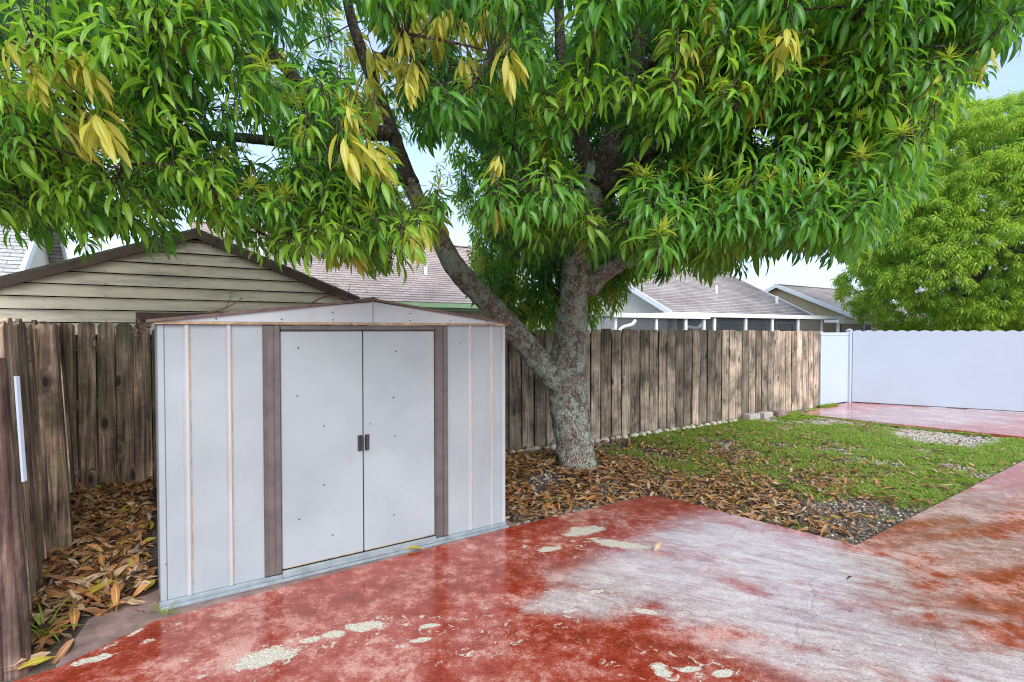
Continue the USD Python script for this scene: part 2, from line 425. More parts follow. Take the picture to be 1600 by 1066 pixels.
def bark(name, dark, light, lichen, amount):
    nodes = {'g': ('geometry', {}), 'm1': ('mapping', {'scale': (20.0, 20.0, 8.0)}), 'n1': ('noise_texture', {'scale': 1.0, 'detail': 8.0, 'roughness': 0.7}),
             'r1': ('rgb_ramp', {'ramp': [(0.34, dark), (0.66, light)]}),
             'wn': ('noise_texture', {'scale': 9.0, 'detail': 4.0}), 'wa': ('vector_math', {'math_type': 'multiply_add', 'vector2': (0.10, 0.10, 0.10)}),
             'm4': ('mapping', {'scale': (40.0, 40.0, 17.0)}), 'vo': ('voronoi_texture', {'feature': 'distance_to_edge', 'scale': 1.0}),
             'vr': ('map_range', {'from_min': 0.0, 'from_max': 0.09, 'to_min': 0.0, 'to_max': 1.0, 'clamp': True}),
             'c1': ('mix_color', {'a': tuple(np.array(dark) * 0.9)}),
             'n2': ('noise_texture', {'scale': 6.0, 'detail': 8.0, 'roughness': 0.75}), 'r2': ('map_range', {'from_min': 0.49, 'from_max': 0.55, 'to_min': 0.0, 'to_max': amount, 'clamp': True}),
             'c2': ('mix_color', {'b': lichen}),
             'n3': ('noise_texture', {'scale': 30.0, 'detail': 5.0, 'roughness': 0.65}), 'r3': ('map_range', {'from_min': 0.575, 'from_max': 0.63, 'to_min': 0.0, 'to_max': amount, 'clamp': True}),
             'c3': ('mix_color', {'b': (0.66, 0.67, 0.64)}),
             'hm': ('math', {'math_type': 'multiply_add', 'value2': 0.45}),
             'b': ('bump', {'strength': 1.0, 'distance': 0.03}), 'p': ('principled_bsdf', {'roughness': 0.85, 'specular_ior_level': 0.25})}
    M[name] = usdkit.material(stage, L + name, nodes, [('g.position', 'm1.vector'), ('m1.vector', 'n1.vector'), ('n1.fac', 'r1.fac'), ('g.position', 'wn.vector'), ('wn.color', 'wa.vector1'), ('g.position', 'wa.vector3'),
                              ('wa.vector', 'm4.vector'), ('m4.vector', 'vo.vector'), ('vo.distance', 'vr.value'), ('vr.result', 'c1.fac'), ('r1.color', 'c1.b'),
                              ('g.position', 'n2.vector'), ('n2.fac', 'r2.value'), ('c1.result', 'c2.a'), ('r2.result', 'c2.fac'),
                              ('g.position', 'n3.vector'), ('n3.fac', 'r3.value'), ('c2.result', 'c3.a'), ('r3.result', 'c3.fac'), ('c3.result', 'p.base_color'),
                              ('vr.result', 'hm.value1'), ('n1.fac', 'hm.value3'), ('hm.value', 'b.height'), ('b.normal', 'p.normal')], surface='p.BSDF')


bark('lichen_bark', (0.115, 0.088, 0.072), (0.50, 0.425, 0.355), (0.46, 0.55, 0.45), 0.9)
bark('plain_bark', (0.045, 0.034, 0.029), (0.18, 0.14, 0.115), (0.20, 0.20, 0.17), 0.3)  # darker copy: shade of the upper branches is in its colour

# ground: damp dark soil with crumbs of gravel and stain
M['soil'] = usdkit.material(stage, L + 'soil', {
    'g': ('geometry', {}), 'n': ('noise_texture', {'scale': 2.2, 'detail': 8.0, 'roughness': 0.7}), 'r': ('rgb_ramp', {'ramp': [(0.35, (0.045, 0.033, 0.026)), (0.55, (0.11, 0.085, 0.065)), (0.72, (0.22, 0.185, 0.15))]}),
    'n2': ('noise_texture', {'scale': 60.0, 'detail': 3.0}), 'b': ('bump', {'strength': 0.8, 'distance': 0.02}), 'p': ('principled_bsdf', {'roughness': 0.75})},
    [('g.position', 'n.vector'), ('n.fac', 'r.fac'), ('g.position', 'n2.vector'), ('n2.fac', 'b.height'), ('b.normal', 'p.normal'), ('r.color', 'p.base_color')], surface='p.BSDF')
plain('gravel_pale', (0.42, 0.385, 0.33), 0.8, 0.3, 40)
plain('gravel_dark', (0.19, 0.155, 0.12), 0.7, 0.4, 40)


def blob_nodes(nodes, links, name, centre, size, angle, soft, noise):
    """mask 1 inside an ellipse on the ground, with a ragged edge"""
    nodes[name + 's'] = ('vector_math', {'math_type': 'subtract', 'vector2': (centre[0], centre[1], 0)})
    nodes[name + 'r'] = ('vector_rotate', {'rotate_type': 'z_axis', 'angle': -angle})
    nodes[name + 'd'] = ('vector_math', {'math_type': 'divide', 'vector2': (size[0], size[1], 1e6)})
    nodes[name + 'l'] = ('vector_math', {'math_type': 'length'})
    nodes[name + 'a'] = ('math', {'math_type': 'add'})
    nodes[name] = ('map_range', {'from_min': 1 + soft, 'from_max': 1 - soft, 'to_min': 0.0, 'to_max': 1.0, 'clamp': True})
    links += [('g.position', name + 's.vector1'), (name + 's.vector', name + 'r.vector'), (name + 'r.vector', name + 'd.vector1'), (name + 'd.vector', name + 'l.vector1'),
              (name + 'l.value', name + 'a.value1'), (noise, name + 'a.value2'), (name + 'a.value', name + '.value')]
    return name + '.result'


def patio_material(name, chips, pale, wet, worn_bias, pale_amt=0.88, halo=()):
    nodes = {
        'g': ('geometry', {}),
        'n1': ('noise_texture', {'scale': 1.1, 'detail': 7.0, 'roughness': 0.62, 'distortion': 0.6}),
        'n2': ('noise_texture', {'scale': 7.0, 'detail': 10.0, 'roughness': 0.82}),
        'n3': ('noise_texture', {'scale': 75.0, 'detail': 3.0, 'roughness': 0.7}),
        'm12': ('mix_float', {'fac': 0.62}),
        'base': ('rgb_ramp', {'ramp': [(0.38, (0.17, 0.014, 0.006)), (0.46, (0.28, 0.036, 0.018)), (0.515, (0.36, 0.085, 0.058)), (0.575, (0.56, 0.28, 0.235))]}),
        'ch0': ('map_range', {'from_min': 0.25, 'from_max': 0.75, 'to_min': -1.1, 'to_max': 1.1}),
        'n4': ('noise_texture', {'scale': 2.6, 'detail': 10.0, 'roughness': 0.78, 'distortion': 0.4}),
        'pl0': ('map_range', {'from_min': 0.25, 'from_max': 0.75, 'to_min': -1.0, 'to_max': 1.0}),
        'n5': ('noise_texture', {'scale': 0.9, 'detail': 3.0}),
        'fl0': ('noise_texture', {'scale': 16.0, 'detail': 8.0, 'roughness': 0.75, 'distortion': 1.2}),
        'fl': ('map_range', {'from_min': 0.60, 'from_max': 0.62, 'to_min': 0.0, 'to_max': 0.85, 'clamp': True}),
    }
    links = [('g.position', f'{n}.vector') for n in ('n1', 'n2', 'n3', 'n4', 'n5', 'fl0')]
    links += [('n1.fac', 'm12.a'), ('n2.fac', 'm12.b'), ('m12.result', 'base.fac'), ('n2.fac', 'ch0.value'), ('n4.fac', 'pl0.value'), ('fl0.fac', 'fl.value')]

    def union(tagname, masks):
        last = masks[0]
        for i, m in enumerate(masks[1:]):
            k = f'{tagname}{i}'
            nodes[k] = ('math', {'math_type': 'maximum'})
            links.extend([(last, k + '.value1'), (m, k + '.value2')])
            last = k + '.value'
        return last

    col, rough = 'base.color', None
    # pale film: worn paint and sky sheen, both put into the colour
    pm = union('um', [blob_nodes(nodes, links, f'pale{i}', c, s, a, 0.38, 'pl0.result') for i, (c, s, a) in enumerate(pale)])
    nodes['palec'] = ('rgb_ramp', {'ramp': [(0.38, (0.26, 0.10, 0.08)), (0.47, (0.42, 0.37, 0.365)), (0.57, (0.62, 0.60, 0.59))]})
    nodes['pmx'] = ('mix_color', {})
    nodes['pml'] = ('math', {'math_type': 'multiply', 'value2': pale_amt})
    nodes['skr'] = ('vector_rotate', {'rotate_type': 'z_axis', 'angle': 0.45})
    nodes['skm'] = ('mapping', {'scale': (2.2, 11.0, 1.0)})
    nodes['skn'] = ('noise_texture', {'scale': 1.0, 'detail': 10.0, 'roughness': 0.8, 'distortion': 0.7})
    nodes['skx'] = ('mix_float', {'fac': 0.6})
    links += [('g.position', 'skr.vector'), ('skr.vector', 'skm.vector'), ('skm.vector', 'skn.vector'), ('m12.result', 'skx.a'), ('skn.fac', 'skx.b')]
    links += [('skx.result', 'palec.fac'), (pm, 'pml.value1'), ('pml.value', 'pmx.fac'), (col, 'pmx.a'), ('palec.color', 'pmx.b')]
    # wet saturated red-brown runs
    wm = union('uw', [blob_nodes(nodes, links, f'wet{i}', c, s, a, 0.5, 'pl0.result') for i, (c, s, a) in enumerate(wet)])
    nodes['wmx'] = ('mix_color', {})
    nodes['wml'] = ('math', {'math_type': 'multiply', 'value2': 0.8})
    nodes['wetc'] = ('rgb_ramp', {'ramp': [(0.38, (0.14, 0.020, 0.008)), (0.52, (0.27, 0.036, 0.018)), (0.60, (0.46, 0.16, 0.12))]})
    links += [('n2.fac', 'wetc.fac'), (wm, 'wml.value1'), ('wml.value', 'wmx.fac'), ('pmx.result', 'wmx.a'), ('wetc.color', 'wmx.b')]
    # bare concrete where the paint has come off
    cm = union('uc', [blob_nodes(nodes, links, f'chip{i}', c, s, a, 0.06, 'ch0.result') for i, (c, s, a) in enumerate(chips)])
    nodes['flm'] = ('math', {'math_type': 'multiply'})
    nodes['flb'] = ('map_range', {'from_min': 0.44, 'from_max': 0.56, 'to_min': 0.0, 'to_max': worn_bias, 'clamp': True})
    nodes['call'] = ('math', {'math_type': 'maximum'})
    nodes['cmx'] = ('mix_color', {})
    nodes['concr'] = ('rgb_ramp', {'ramp': [(0.35, (0.42, 0.375, 0.30)), (0.6, (0.60, 0.565, 0.48))]})
    flake = 'fl.result'
    if halo:
        hm = union('uh', [blob_nodes(nodes, links, f'halo{i}', c, s, a, 0.5, 'pl0.result') for i, (c, s, a) in enumerate(halo)])
        nodes['fh0'] = ('noise_texture', {'scale': 13.0, 'detail': 9.0, 'roughness': 0.72, 'distortion': 0.8})
        nodes['fh1'] = ('map_range', {'from_min': 0.585, 'from_max': 0.60, 'to_min': 0.0, 'to_max': 0.9, 'clamp': True})
        nodes['fh2'] = ('math', {'math_type': 'multiply'})
        nodes['fh3'] = ('math', {'math_type': 'greater_than', 'value2': 0.35})
        links += [('g.position', 'fh0.vector'), ('fh0.fac', 'fh1.value'), ('fh1.result', 'fh2.value1'), (hm, 'fh3.value1'), ('fh3.value', 'fh2.value2')]
        cm = union('uq', [cm, 'fh2.value'])
    links += [('n5.fac', 'flb.value'), (flake, 'flm.value1'), ('flb.result', 'flm.value2'), (cm, 'call.value1'), ('flm.value', 'call.value2'), ('call.value', 'cmx.fac'), ('wmx.result', 'cmx.a'), ('n3.fac', 'concr.fac'), ('concr.color', 'cmx.b')]
    # hairline cracks
    nodes['ckn'] = ('noise_texture', {'scale': 2.4, 'detail': 6.0, 'roughness': 0.65})
    nodes['cka'] = ('vector_math', {'math_type': 'multiply_add', 'vector2': (0.55, 0.55, 0.0)})
    nodes['ckv'] = ('voronoi_texture', {'feature': 'distance_to_edge', 'scale': 0.42})
    nodes['ckr'] = ('map_range', {'from_min': 0.0006, 'from_max': 0.0022, 'to_min': 0.35, 'to_max': 0.0, 'clamp': True})
    nodes['ckm'] = ('mix_color', {'b': (0.07, 0.03, 0.025)})
    links += [('g.position', 'ckn.vector'), ('ckn.color', 'cka.vector1'), ('g.position', 'cka.vector3'), ('cka.vector', 'ckv.vector'), ('ckv.distance', 'ckr.value'), ('ckr.result', 'ckm.fac'), ('cmx.result', 'ckm.a')]
    # fine dark grit
    nodes['gr'] = ('rgb_ramp', {'ramp': [(0.36, (0.60, 0.57, 0.57)), (0.47, (1, 1, 1)), (0.70, (1.15, 1.13, 1.13))]})
    nodes['gm'] = ('mix_color', {'blend_type': 'multiply', 'fac': 1.0, 'use_clamp': False})
    links += [('n3.fac', 'gr.fac'), ('ckm.result', 'gm.a'), ('gr.color', 'gm.b')]
    # wet film: smooth where water stands
    nodes['rg'] = ('map_range', {'from_min': 0.40, 'from_max': 0.56, 'to_min': 0.03, 'to_max': 0.22, 'clamp': True})
    nodes['rw'] = ('mix_float', {'b': 0.025})
    nodes['rc'] = ('mix_float', {'b': 0.6})
    nodes['bh'] = ('math', {'math_type': 'multiply_add', 'value2': 0.35})
    nodes['b'] = ('bump', {'strength': 0.11, 'distance': 0.005})
    nodes['p'] = ('principled_bsdf', {'specular_ior_level': 0.75, 'ior': 1.45})
    links += [('m12.result', 'rg.value'), ('wml.value', 'rw.fac'), ('rg.result', 'rw.a'), ('call.value', 'rc.fac'), ('rw.result', 'rc.a'), ('rc.result', 'p.roughness'),
              ('n3.fac', 'bh.value1'), ('n2.fac', 'bh.value3'), ('bh.value', 'b.height'), ('b.normal', 'p.normal'), ('gm.result', 'p.base_color')]
    M[name] = usdkit.material(stage, L + name, nodes, links, surface='p.BSDF')


def G(px, py):
    return tuple(gp(px, py)[:2])


chips = [(G(410, 1028), (0.17, 0.075), 0.5), (G(575, 978), (0.13, 0.05), 0.2), (G(520, 992), (0.06, 0.04), 0.3), (G(485, 1000), (0.06, 0.03), 0.3), (G(140, 1032), (0.09, 0.035), 0.5),
         (G(212, 988), (0.05, 0.015), 1.2), (G(672, 978), (0.06, 0.025), 0.2), (G(910, 830), (0.17, 0.09), 0.5), (G(968, 850), (0.24, 0.07), -0.4), (G(858, 858), (0.09, 0.04), 0.3), (G(660, 1000), (0.05, 0.02), 0.3),
         (G(1080, 1046), (0.05, 0.02), 0.2), (G(1130, 1052), (0.06, 0.025), 0.2), (G(1035, 1050), (0.04, 0.06), 0.2), (G(930, 925), (0.05, 0.02), 0.2), (G(1010, 955), (0.07, 0.03), -0.3), (G(890, 955), (0.04, 0.015), 0.3)]
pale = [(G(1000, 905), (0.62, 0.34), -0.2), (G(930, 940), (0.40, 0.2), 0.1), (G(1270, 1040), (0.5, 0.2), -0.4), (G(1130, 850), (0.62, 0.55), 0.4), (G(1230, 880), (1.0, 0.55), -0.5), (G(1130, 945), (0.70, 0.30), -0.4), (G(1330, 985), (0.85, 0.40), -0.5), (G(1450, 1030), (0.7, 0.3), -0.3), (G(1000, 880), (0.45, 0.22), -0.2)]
halo = [(G(585, 985), (0.55, 0.13), 0.25), (G(930, 850), (0.55, 0.24), 0.2), (G(960, 945), (0.55, 0.2), 0.0), (G(1070, 1048), (0.4, 0.16), 0.2), (G(420, 1025), (0.35, 0.14), 0.4), (G(1200, 960), (0.6, 0.2), -0.4), (G(760, 1000), (0.5, 0.16), 0.2), (G(170, 1010), (0.35, 0.1), 0.6)]
wet = [(G(560, 930), (0.9, 0.16), 0.6), (G(760, 900), (0.75, 0.20), 0.6), (G(900, 870), (0.42, 0.16), 0.5), (G(1100, 1030), (0.55, 0.14), -0.4), (G(860, 990), (0.4, 0.12), 0.2), (G(1560, 950), (0.35, 0.09), -0.3), (G(300, 990), (0.55, 0.16), 0.55), (G(1060, 790), (0.35, 0.3), 0.5)]
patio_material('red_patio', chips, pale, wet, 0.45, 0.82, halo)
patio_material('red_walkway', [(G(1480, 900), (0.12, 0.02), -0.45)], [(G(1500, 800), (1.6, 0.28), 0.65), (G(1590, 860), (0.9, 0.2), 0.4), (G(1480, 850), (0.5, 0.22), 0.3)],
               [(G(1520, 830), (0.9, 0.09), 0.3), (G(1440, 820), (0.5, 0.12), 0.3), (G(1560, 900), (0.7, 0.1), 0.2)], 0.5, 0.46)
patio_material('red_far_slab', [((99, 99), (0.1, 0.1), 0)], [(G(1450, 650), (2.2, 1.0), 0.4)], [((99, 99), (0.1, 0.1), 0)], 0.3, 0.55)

# ------------------------------------------------------------------ ground
def ground_z(u, v):
    """height of the soil in yard coordinates"""
    p = np.stack([u, v, np.zeros_like(u)], -1)
    z = -0.045 + 0.03 * (meshkit.fbm(p * 1.7, 3, 5) - 0.5)
    tu, tv = 4.41, 5.15
    z = z + 0.10 * np.exp(-((u - tu) ** 2 + (v - tv) ** 2) / 0.55) + 0.035 * np.clip((v - 4.6) / 1.6, 0, 1) * (u > 2.7)
    pile = np.clip((v - 4.15) / 2.0, 0, 1) * np.clip((0.35 - u) / 0.4, 0, 1) * np.clip((u + 0.95) / 0.25, 0, 1) * (v < 6.7)
    return z + 0.22 * pile ** 0.8 + 0.03 * pile * meshkit.fbm(p * 7, 2, 9)


def grid(us, vs):
    A, B = np.meshgrid(us, vs, indexing='ij')
    Z = ground_z(A, B)
    idx = np.arange(A.size).reshape(A.shape)
    f = np.concatenate([np.stack([idx[:-1, :-1], idx[1:, :-1], idx[1:, 1:]], -1).reshape(-1, 3), np.stack([idx[:-1, :-1], idx[1:, 1:], idx[:-1, 1:]], -1).reshape(-1, 3)])
    return trimesh.Trimesh(W(np.stack([A, B, Z], -1).reshape(-1, 3)), f, process=False)


us = np.concatenate([[-400, -120, -50, -20, -8, -3, -1.5], np.arange(-1.0, 12.8, 0.07), [13.5, 15, 18, 25, 40, 70, 150, 400]])
vs = np.concatenate([[-400, -100, -40, -15, -5, 0, 1.5], np.arange(1.95, 6.75, 0.07), [7, 8, 10, 14, 20, 35, 70, 150, 400]])
obj('ground', grid(us, vs), 'soil', smooth=True, kind='structure')

PAT_T = 0.12
patio_poly = [W((-0.95, 3.55, 0)), W((-0.42, 3.62, 0)), W((0.0, 3.88, 0)), W((2.62, 4.0, 0)), W((4.18, 3.97, 0)), W((4.36, 3.93, 0)), W((4.45, 3.80, 0)), W((4.745, 2.10, 0)), W((4.83, 1.11, 0)), W((4.95, -2.5, 0)), W((-2.0, -2.5, 0)), W((-2.0, 2.6, 0)), W((-1.2, 3.3, 0))]
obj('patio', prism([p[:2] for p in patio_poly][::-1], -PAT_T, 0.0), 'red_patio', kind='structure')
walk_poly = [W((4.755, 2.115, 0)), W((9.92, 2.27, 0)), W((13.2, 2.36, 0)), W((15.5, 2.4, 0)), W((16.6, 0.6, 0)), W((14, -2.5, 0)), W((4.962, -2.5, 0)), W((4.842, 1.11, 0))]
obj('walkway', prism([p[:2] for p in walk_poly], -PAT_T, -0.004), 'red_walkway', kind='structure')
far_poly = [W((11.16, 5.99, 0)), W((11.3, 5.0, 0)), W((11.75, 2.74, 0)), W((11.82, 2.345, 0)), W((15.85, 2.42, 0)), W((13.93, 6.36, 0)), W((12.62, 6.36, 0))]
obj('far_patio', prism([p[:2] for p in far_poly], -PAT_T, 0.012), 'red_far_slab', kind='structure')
apron_poly = [W((-0.30, 3.70, 0)), W((-0.02, 3.885, 0)), W((2.62, 4.003, 0)), W((2.72, 4.01, 0)), W((2.70, 5.7, 0)), W((0.0, 5.7, 0)), W((-0.02, 4.45, 0)), W((-0.34, 4.15, 0)), W((-0.44, 3.66, 0))]
obj('shed_footing', prism([p[:2] for p in apron_poly], -PAT_T, -0.012), 'old_concrete', kind='structure')

# ------------------------------------------------------------------ garden shed
shed = thing('garden_shed', 'white metal garden shed with brown door jambs and low gable roof', 'garden shed', loc=W((1.3, 4.8, 0)))
FV, BV, SU0, SU1, WT = 4.05, 5.58, 0.03, 2.60, 1.79
PKU, PKZ = 1.40, 1.975


def ucol(px, v=FV):
    r = (px - 800) / FPX
    return v * (-VX[0] + VX[1] * r) / (UX[0] - UX[1] * r)


c = {k: ucol(k) for k in (285, 297, 352, 362, 410, 437, 566, 678, 698, 730, 737, 764, 770)}
JL0, JL1, DS, JR0, JR1 = c[410], c[437], c[566], c[678], c[698]
z0 = 0.0345
# front wall panels with folded edges, each a part
for a, b in ((SU0 + 0.035, c[285]), (c[297], c[352]), (c[362], JL0), (JR1, c[730]), (c[737], c[764]), (c[770], SU1 - 0.03)):
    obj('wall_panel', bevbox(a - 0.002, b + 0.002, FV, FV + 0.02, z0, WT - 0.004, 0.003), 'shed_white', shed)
for a, b in ((c[285], c[297]), (c[352], c[362]), (c[730], c[737]), (c[764], c[770])):
    w = b - a
    pts = [(a, 0.0), (a + w * 0.3, 0.016), (a + w * 0.72, 0.016), (b, 0.0)]
    p = np.array([(u, FV - d, z) for z in (z0 + 0.004, WT - 0.006) for u, d in pts])
    f = []
    for i in range(3):
        f += [[i, i + 1, i + 5], [i, i + 5, i + 4]]
    f += [[0, 3, 2], [0, 2, 1], [4, 5, 6], [4, 6, 7], [3, 0, 4], [3, 4, 7]]
    obj('rib', trimesh.Trimesh(W(p), f, process=False), 'shed_trim_white', shed)
    obj('rust_seam', ybox(b - 0.003, b + 0.002, FV - 0.003, FV + 0.004, z0 + 0.06, WT - 0.03), 'rust', shed)
for a in (SU0 - 0.004, SU1 - 0.03):
    obj('corner_trim', bevbox(a, a + 0.036, FV - 0.008, FV + 0.03, z0, WT, 0.004), 'shed_trim_white' if a > 1 else 'shed_white', shed)
for u, n in ((SU0, -1), (SU1, 1)):
    q = [(v, n * (0.012 if k % 2 else 0)) for k, v in enumerate(np.linspace(FV + 0.03, BV, 13))]
    parts = []
    for (va, da), (vb, db) in zip(q[:-1], q[1:]):
        parts.append(hexa(W(np.array([(u + da, va, z0), (u + da + 0.004, va, z0), (u + db + 0.004, vb, z0), (u + db, vb, z0), (u + da, va, WT), (u + da + 0.004, va, WT), (u + db + 0.004, vb, WT), (u + db, vb, WT)]))))
    obj('side_wall', cat(parts), 'shed_white', shed)
obj('back_wall', ybox(SU0, SU1, BV, BV + 0.01, z0, WT), 'shed_white', shed)
# brown jambs: two folded channels each
for a, b in ((JL0, JL1), (JR0, JR1)):
    w = b - a
    obj('door_jamb', cat([bevbox(a, b, FV - 0.02, FV + 0.02, 0.045, WT - 0.012, 0.004), bevbox(a + w * 0.60, b - w * 0.05, FV - 0.034, FV - 0.0205, 0.05, WT - 0.014, 0.004), bevbox(a + w * 0.06, a + w * 0.18, FV - 0.028, FV - 0.0205, 0.05, WT - 0.014, 0.003)]), 'shed_brown', shed)
obj('door_header', cat([bevbox(JL1 + 0.001, JR0 - 0.001, FV - 0.030, FV + 0.02, 1.742, WT - 0.012, 0.004), bevbox(JL1 + 0.001, JR0 - 0.001, FV - 0.038, FV - 0.0305, 1.752, 1.764, 0.002)]), 'shed_brown', shed)
obj('dark_door_backing', ybox(JL1, JR0, FV + 0.022, FV + 0.03, z0, 1.75), 'dark_gap', shed)  # dark sheet in place of the unlit shed interior
for a, b, s in ((JL1 + 0.003, DS - 0.004, 1), (DS + 0.005, JR0 - 0.003, -1)):
    d = obj('door_panel', bevbox(a, b, FV - 0.012 if s > 0 else FV - 0.010, FV + 0.012, 0.068, 1.738, 0.004), 'shed_white', shed)
    hu = b - 0.04 if s > 0 else a + 0.006
    h = cat([bevbox(hu, hu + 0.034, FV - 0.02, FV - 0.0125, 0.835, 0.955, 0.003), bevbox(hu + (0.020 if s > 0 else 0.002), hu + (0.032 if s > 0 else 0.014), FV - 0.04, FV - 0.0205, 0.84, 0.95, 0.003)])
    obj('handle', h, 'black_handle', d)
    obj('rust_edge', ybox(a + 0.004, b - 0.004, FV - 0.0145, FV - 0.0125, 0.069, 0.075), 'rust', d)
obj('base_rail', cat([bevbox(SU0 - 0.012, SU1 + 0.012, FV - 0.014, FV + 0.02, -0.011, 0.034, 0.004), bevbox(SU0 - 0.01, SU1 + 0.02, FV - 0.045, FV - 0.0145, -0.0105, 0.012, 0.003), bevbox(JL1, JR0, FV - 0.040, FV - 0.0145, 0.014, 0.062, 0.004)]), 'galvanised', shed)
# gable over the doors, in two sheets with a seam under the peak
gv = FV - 0.025
for pts in ([(SU0 - 0.02, WT), (PKU - 0.004, WT), (PKU - 0.004, PKZ - 0.016), (SU0 - 0.02, WT + 0.018)], [(PKU + 0.004, WT), (SU1 + 0.02, WT), (SU1 + 0.02, WT + 0.016), (PKU + 0.004, PKZ - 0.016)]):
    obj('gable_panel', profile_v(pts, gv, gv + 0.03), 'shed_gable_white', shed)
obj('gable_seam', ybox(PKU - 0.006, PKU + 0.006, gv - 0.006, gv + 0.01, WT + 0.004, PKZ - 0.006), 'shed_white', shed)
obj('gable_lip', cat([ybox(SU0 - 0.02, SU1 + 0.02, gv - 0.006, gv - 0.001, WT - 0.006, WT + 0.012)]), 'rust', shed)
for ua, ub in ((SU0 - 0.06, PKU), (PKU, SU1 + 0.07)):
    za, zb = (WT + 0.012, PKZ) if ua < 1 else (PKZ, WT + 0.008)
    v0, v1 = gv - 0.012, BV + 0.05
    e = [(ua, za), (ub, zb)]
    m = hexa(W(np.array([(ua, v0, za - 0.004), (ub, v0, zb - 0.004), (ub, v1, zb - 0.004), (ua, v1, za - 0.004), (ua, v0, za + 0.006), (ub, v0, zb + 0.006), (ub, v1, zb + 0.006), (ua, v1, za + 0.006)])))
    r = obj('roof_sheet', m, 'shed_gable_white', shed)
    m = hexa(W(np.array([(ua, v0 - 0.012, za - 0.009), (ub, v0 - 0.012, zb - 0.009), (ub, v0 - 0.001, zb - 0.009), (ua, v0 - 0.001, za - 0.009), (ua, v0 - 0.012, za + 0.009), (ub, v0 - 0.012, zb + 0.009), (ub, v0 - 0.001, zb + 0.009), (ua, v0 - 0.001, za + 0.009)])))
    obj('roof_edge', m, 'shed_roof_edge', r)
obj('ridge_cap', cat([rod(W((PKU, gv - 0.03, PKZ + 0.008)), W((PKU, BV + 0.05, PKZ + 0.012)), 0.013, 8)]), 'shed_roof_edge', shed)
# bolts and screws
bolts = []
for u, z in [(JL1 + 0.12, 1.62), (JL1 + 0.11, 1.28), (0.8 * JL1 + 0.2 * DS, 0.4), (DS + 0.26, 1.58), (DS + 0.24, 1.22), (DS + 0.25, 0.92), (DS + 0.24, 0.3), (0.5 * (JL1 + DS), 1.05), (0.5 * (JL1 + DS), 0.62), (0.40 * JL1 + 0.6 * DS, 0.24)]:
    bolts.append((u, FV - 0.0125, z))
for u in (0.35, 0.75, 1.1, 1.7, 2.05, 2.4):
    bolts.append((u, gv, WT + 0.03 + 0.0 * u))
    if 0.9 < u < 2:
        bolts.append((u, gv, WT + 0.085))
for z in (0.25, 0.55, 0.9, 1.3, 1.65):
    bolts += [(JL0 + 0.008, FV - 0.021, z), (JR1 - 0.008, FV - 0.021, z + 0.04)]
bm = []
for u, v, z in bolts:
    s = trimesh.creation.icosphere(1, 0.0055)
    s.apply_translation(W((u, v, z)))
    bm.append(s)
obj('bolt', cat(bm), 'black_handle', shed, kind='stuff')

# ------------------------------------------------------------------ wooden fences
def board(a, b, width, thick, z0, z1, ear, lean=(0, 0), twist=0.0, off=0.0):
    """fence board between yard points a -> b direction; a = its left foot (u, v), d = direction"""
    a, d = np.asarray(a, float), np.asarray(b, float)
    n = np.array([d[1], -d[0]])                     # towards the viewer
    pts = [(0, z0), (width, z0), (width, z1 - ear), (width - ear, z1), (ear, z1), (0, z1 - ear)]
    V = []
    for side in (0, 1):
        for s, z in pts:
            k = (s - width / 2) * twist
            q = a + d * s + n * (off + thick * side + k)
            q = q + np.array(lean) * (z - z0)
            V.append((q[0], q[1], z))
    V = np.array(V)
    F = []
    for i in range(1, 5):
        F += [[0, i + 1, i], [6, 6 + i, 7 + i]]
    for i in range(6):
        j = (i + 1) % 6
        F += [[i, j, 6 + j], [i, 6 + j, 6 + i]]
    m = trimesh.Trimesh(W(V), F, process=False)
    if m.volume < 0:
        m.invert()
    return m


FENV = 6.45
bf = thing('wooden_fence', 'long weathered grey brown board fence running behind the shed and tree', 'fence', loc=W((0, FENV, 0)))
u, k = -0.72, 0
while u < 12.72:
    left = u < 2.6
    w = (0.147 if left else 0.222) * (1 + 0.10 * (rng.random() - 0.5))
    top = 1.81 + 0.03 * (rng.random() - 0.5) if left else 1.765 - 0.006 * (u - 4) + 0.022 * (rng.random() - 0.5)
    if left and rng.random() < 0.25:
        top -= 0.05
    proud = (0.030 if left else 0.014) * rng.random()
    lean = (0.012 * (rng.random() - 0.5) + (-0.004 if not left else 0.0) - (0.016 if u > 11 else 0), 0.0)
    t = rng.random()
    if not left and u < 5.2:
        t = t * 0.6
    ov = -0.004 if left else -0.011
    obj('board', board((u - ov, FENV), (1, 0), w + 2 * ov - 0.003, 0.018, -0.03, top, 0.03 if left else 0.012, lean, (0.03 if left else 0.008) * (rng.random() - 0.5), proud), 'dark_wet_wood' if left else 'weathered_wood', bf, tone=t)
    u += w
    k += 1
u = -0.65
while u < 12.4:
    obj('gap_backing_board', board((u, FENV + 0.075), (1, 0), 0.2215, 0.018, -0.03, 1.70, 0.012), 'dark_wet_wood', bf, tone=0.0)  # dark boards added behind to keep light out of the fence gaps
    u += 0.222
for z in (0.35, 1.0, 1.55):
    obj('rail', ybox(-0.7, 12.7, FENV + 0.004, FENV + 0.042, z, z + 0.09), 'weathered_wood', bf, tone=0.3)
for u in np.arange(-0.6, 12.8, 2.4):
    obj('post', ybox(u, u + 0.09, FENV + 0.080, FENV + 0.17, -0.04, 1.66), 'weathered_wood', bf, tone=0.4)

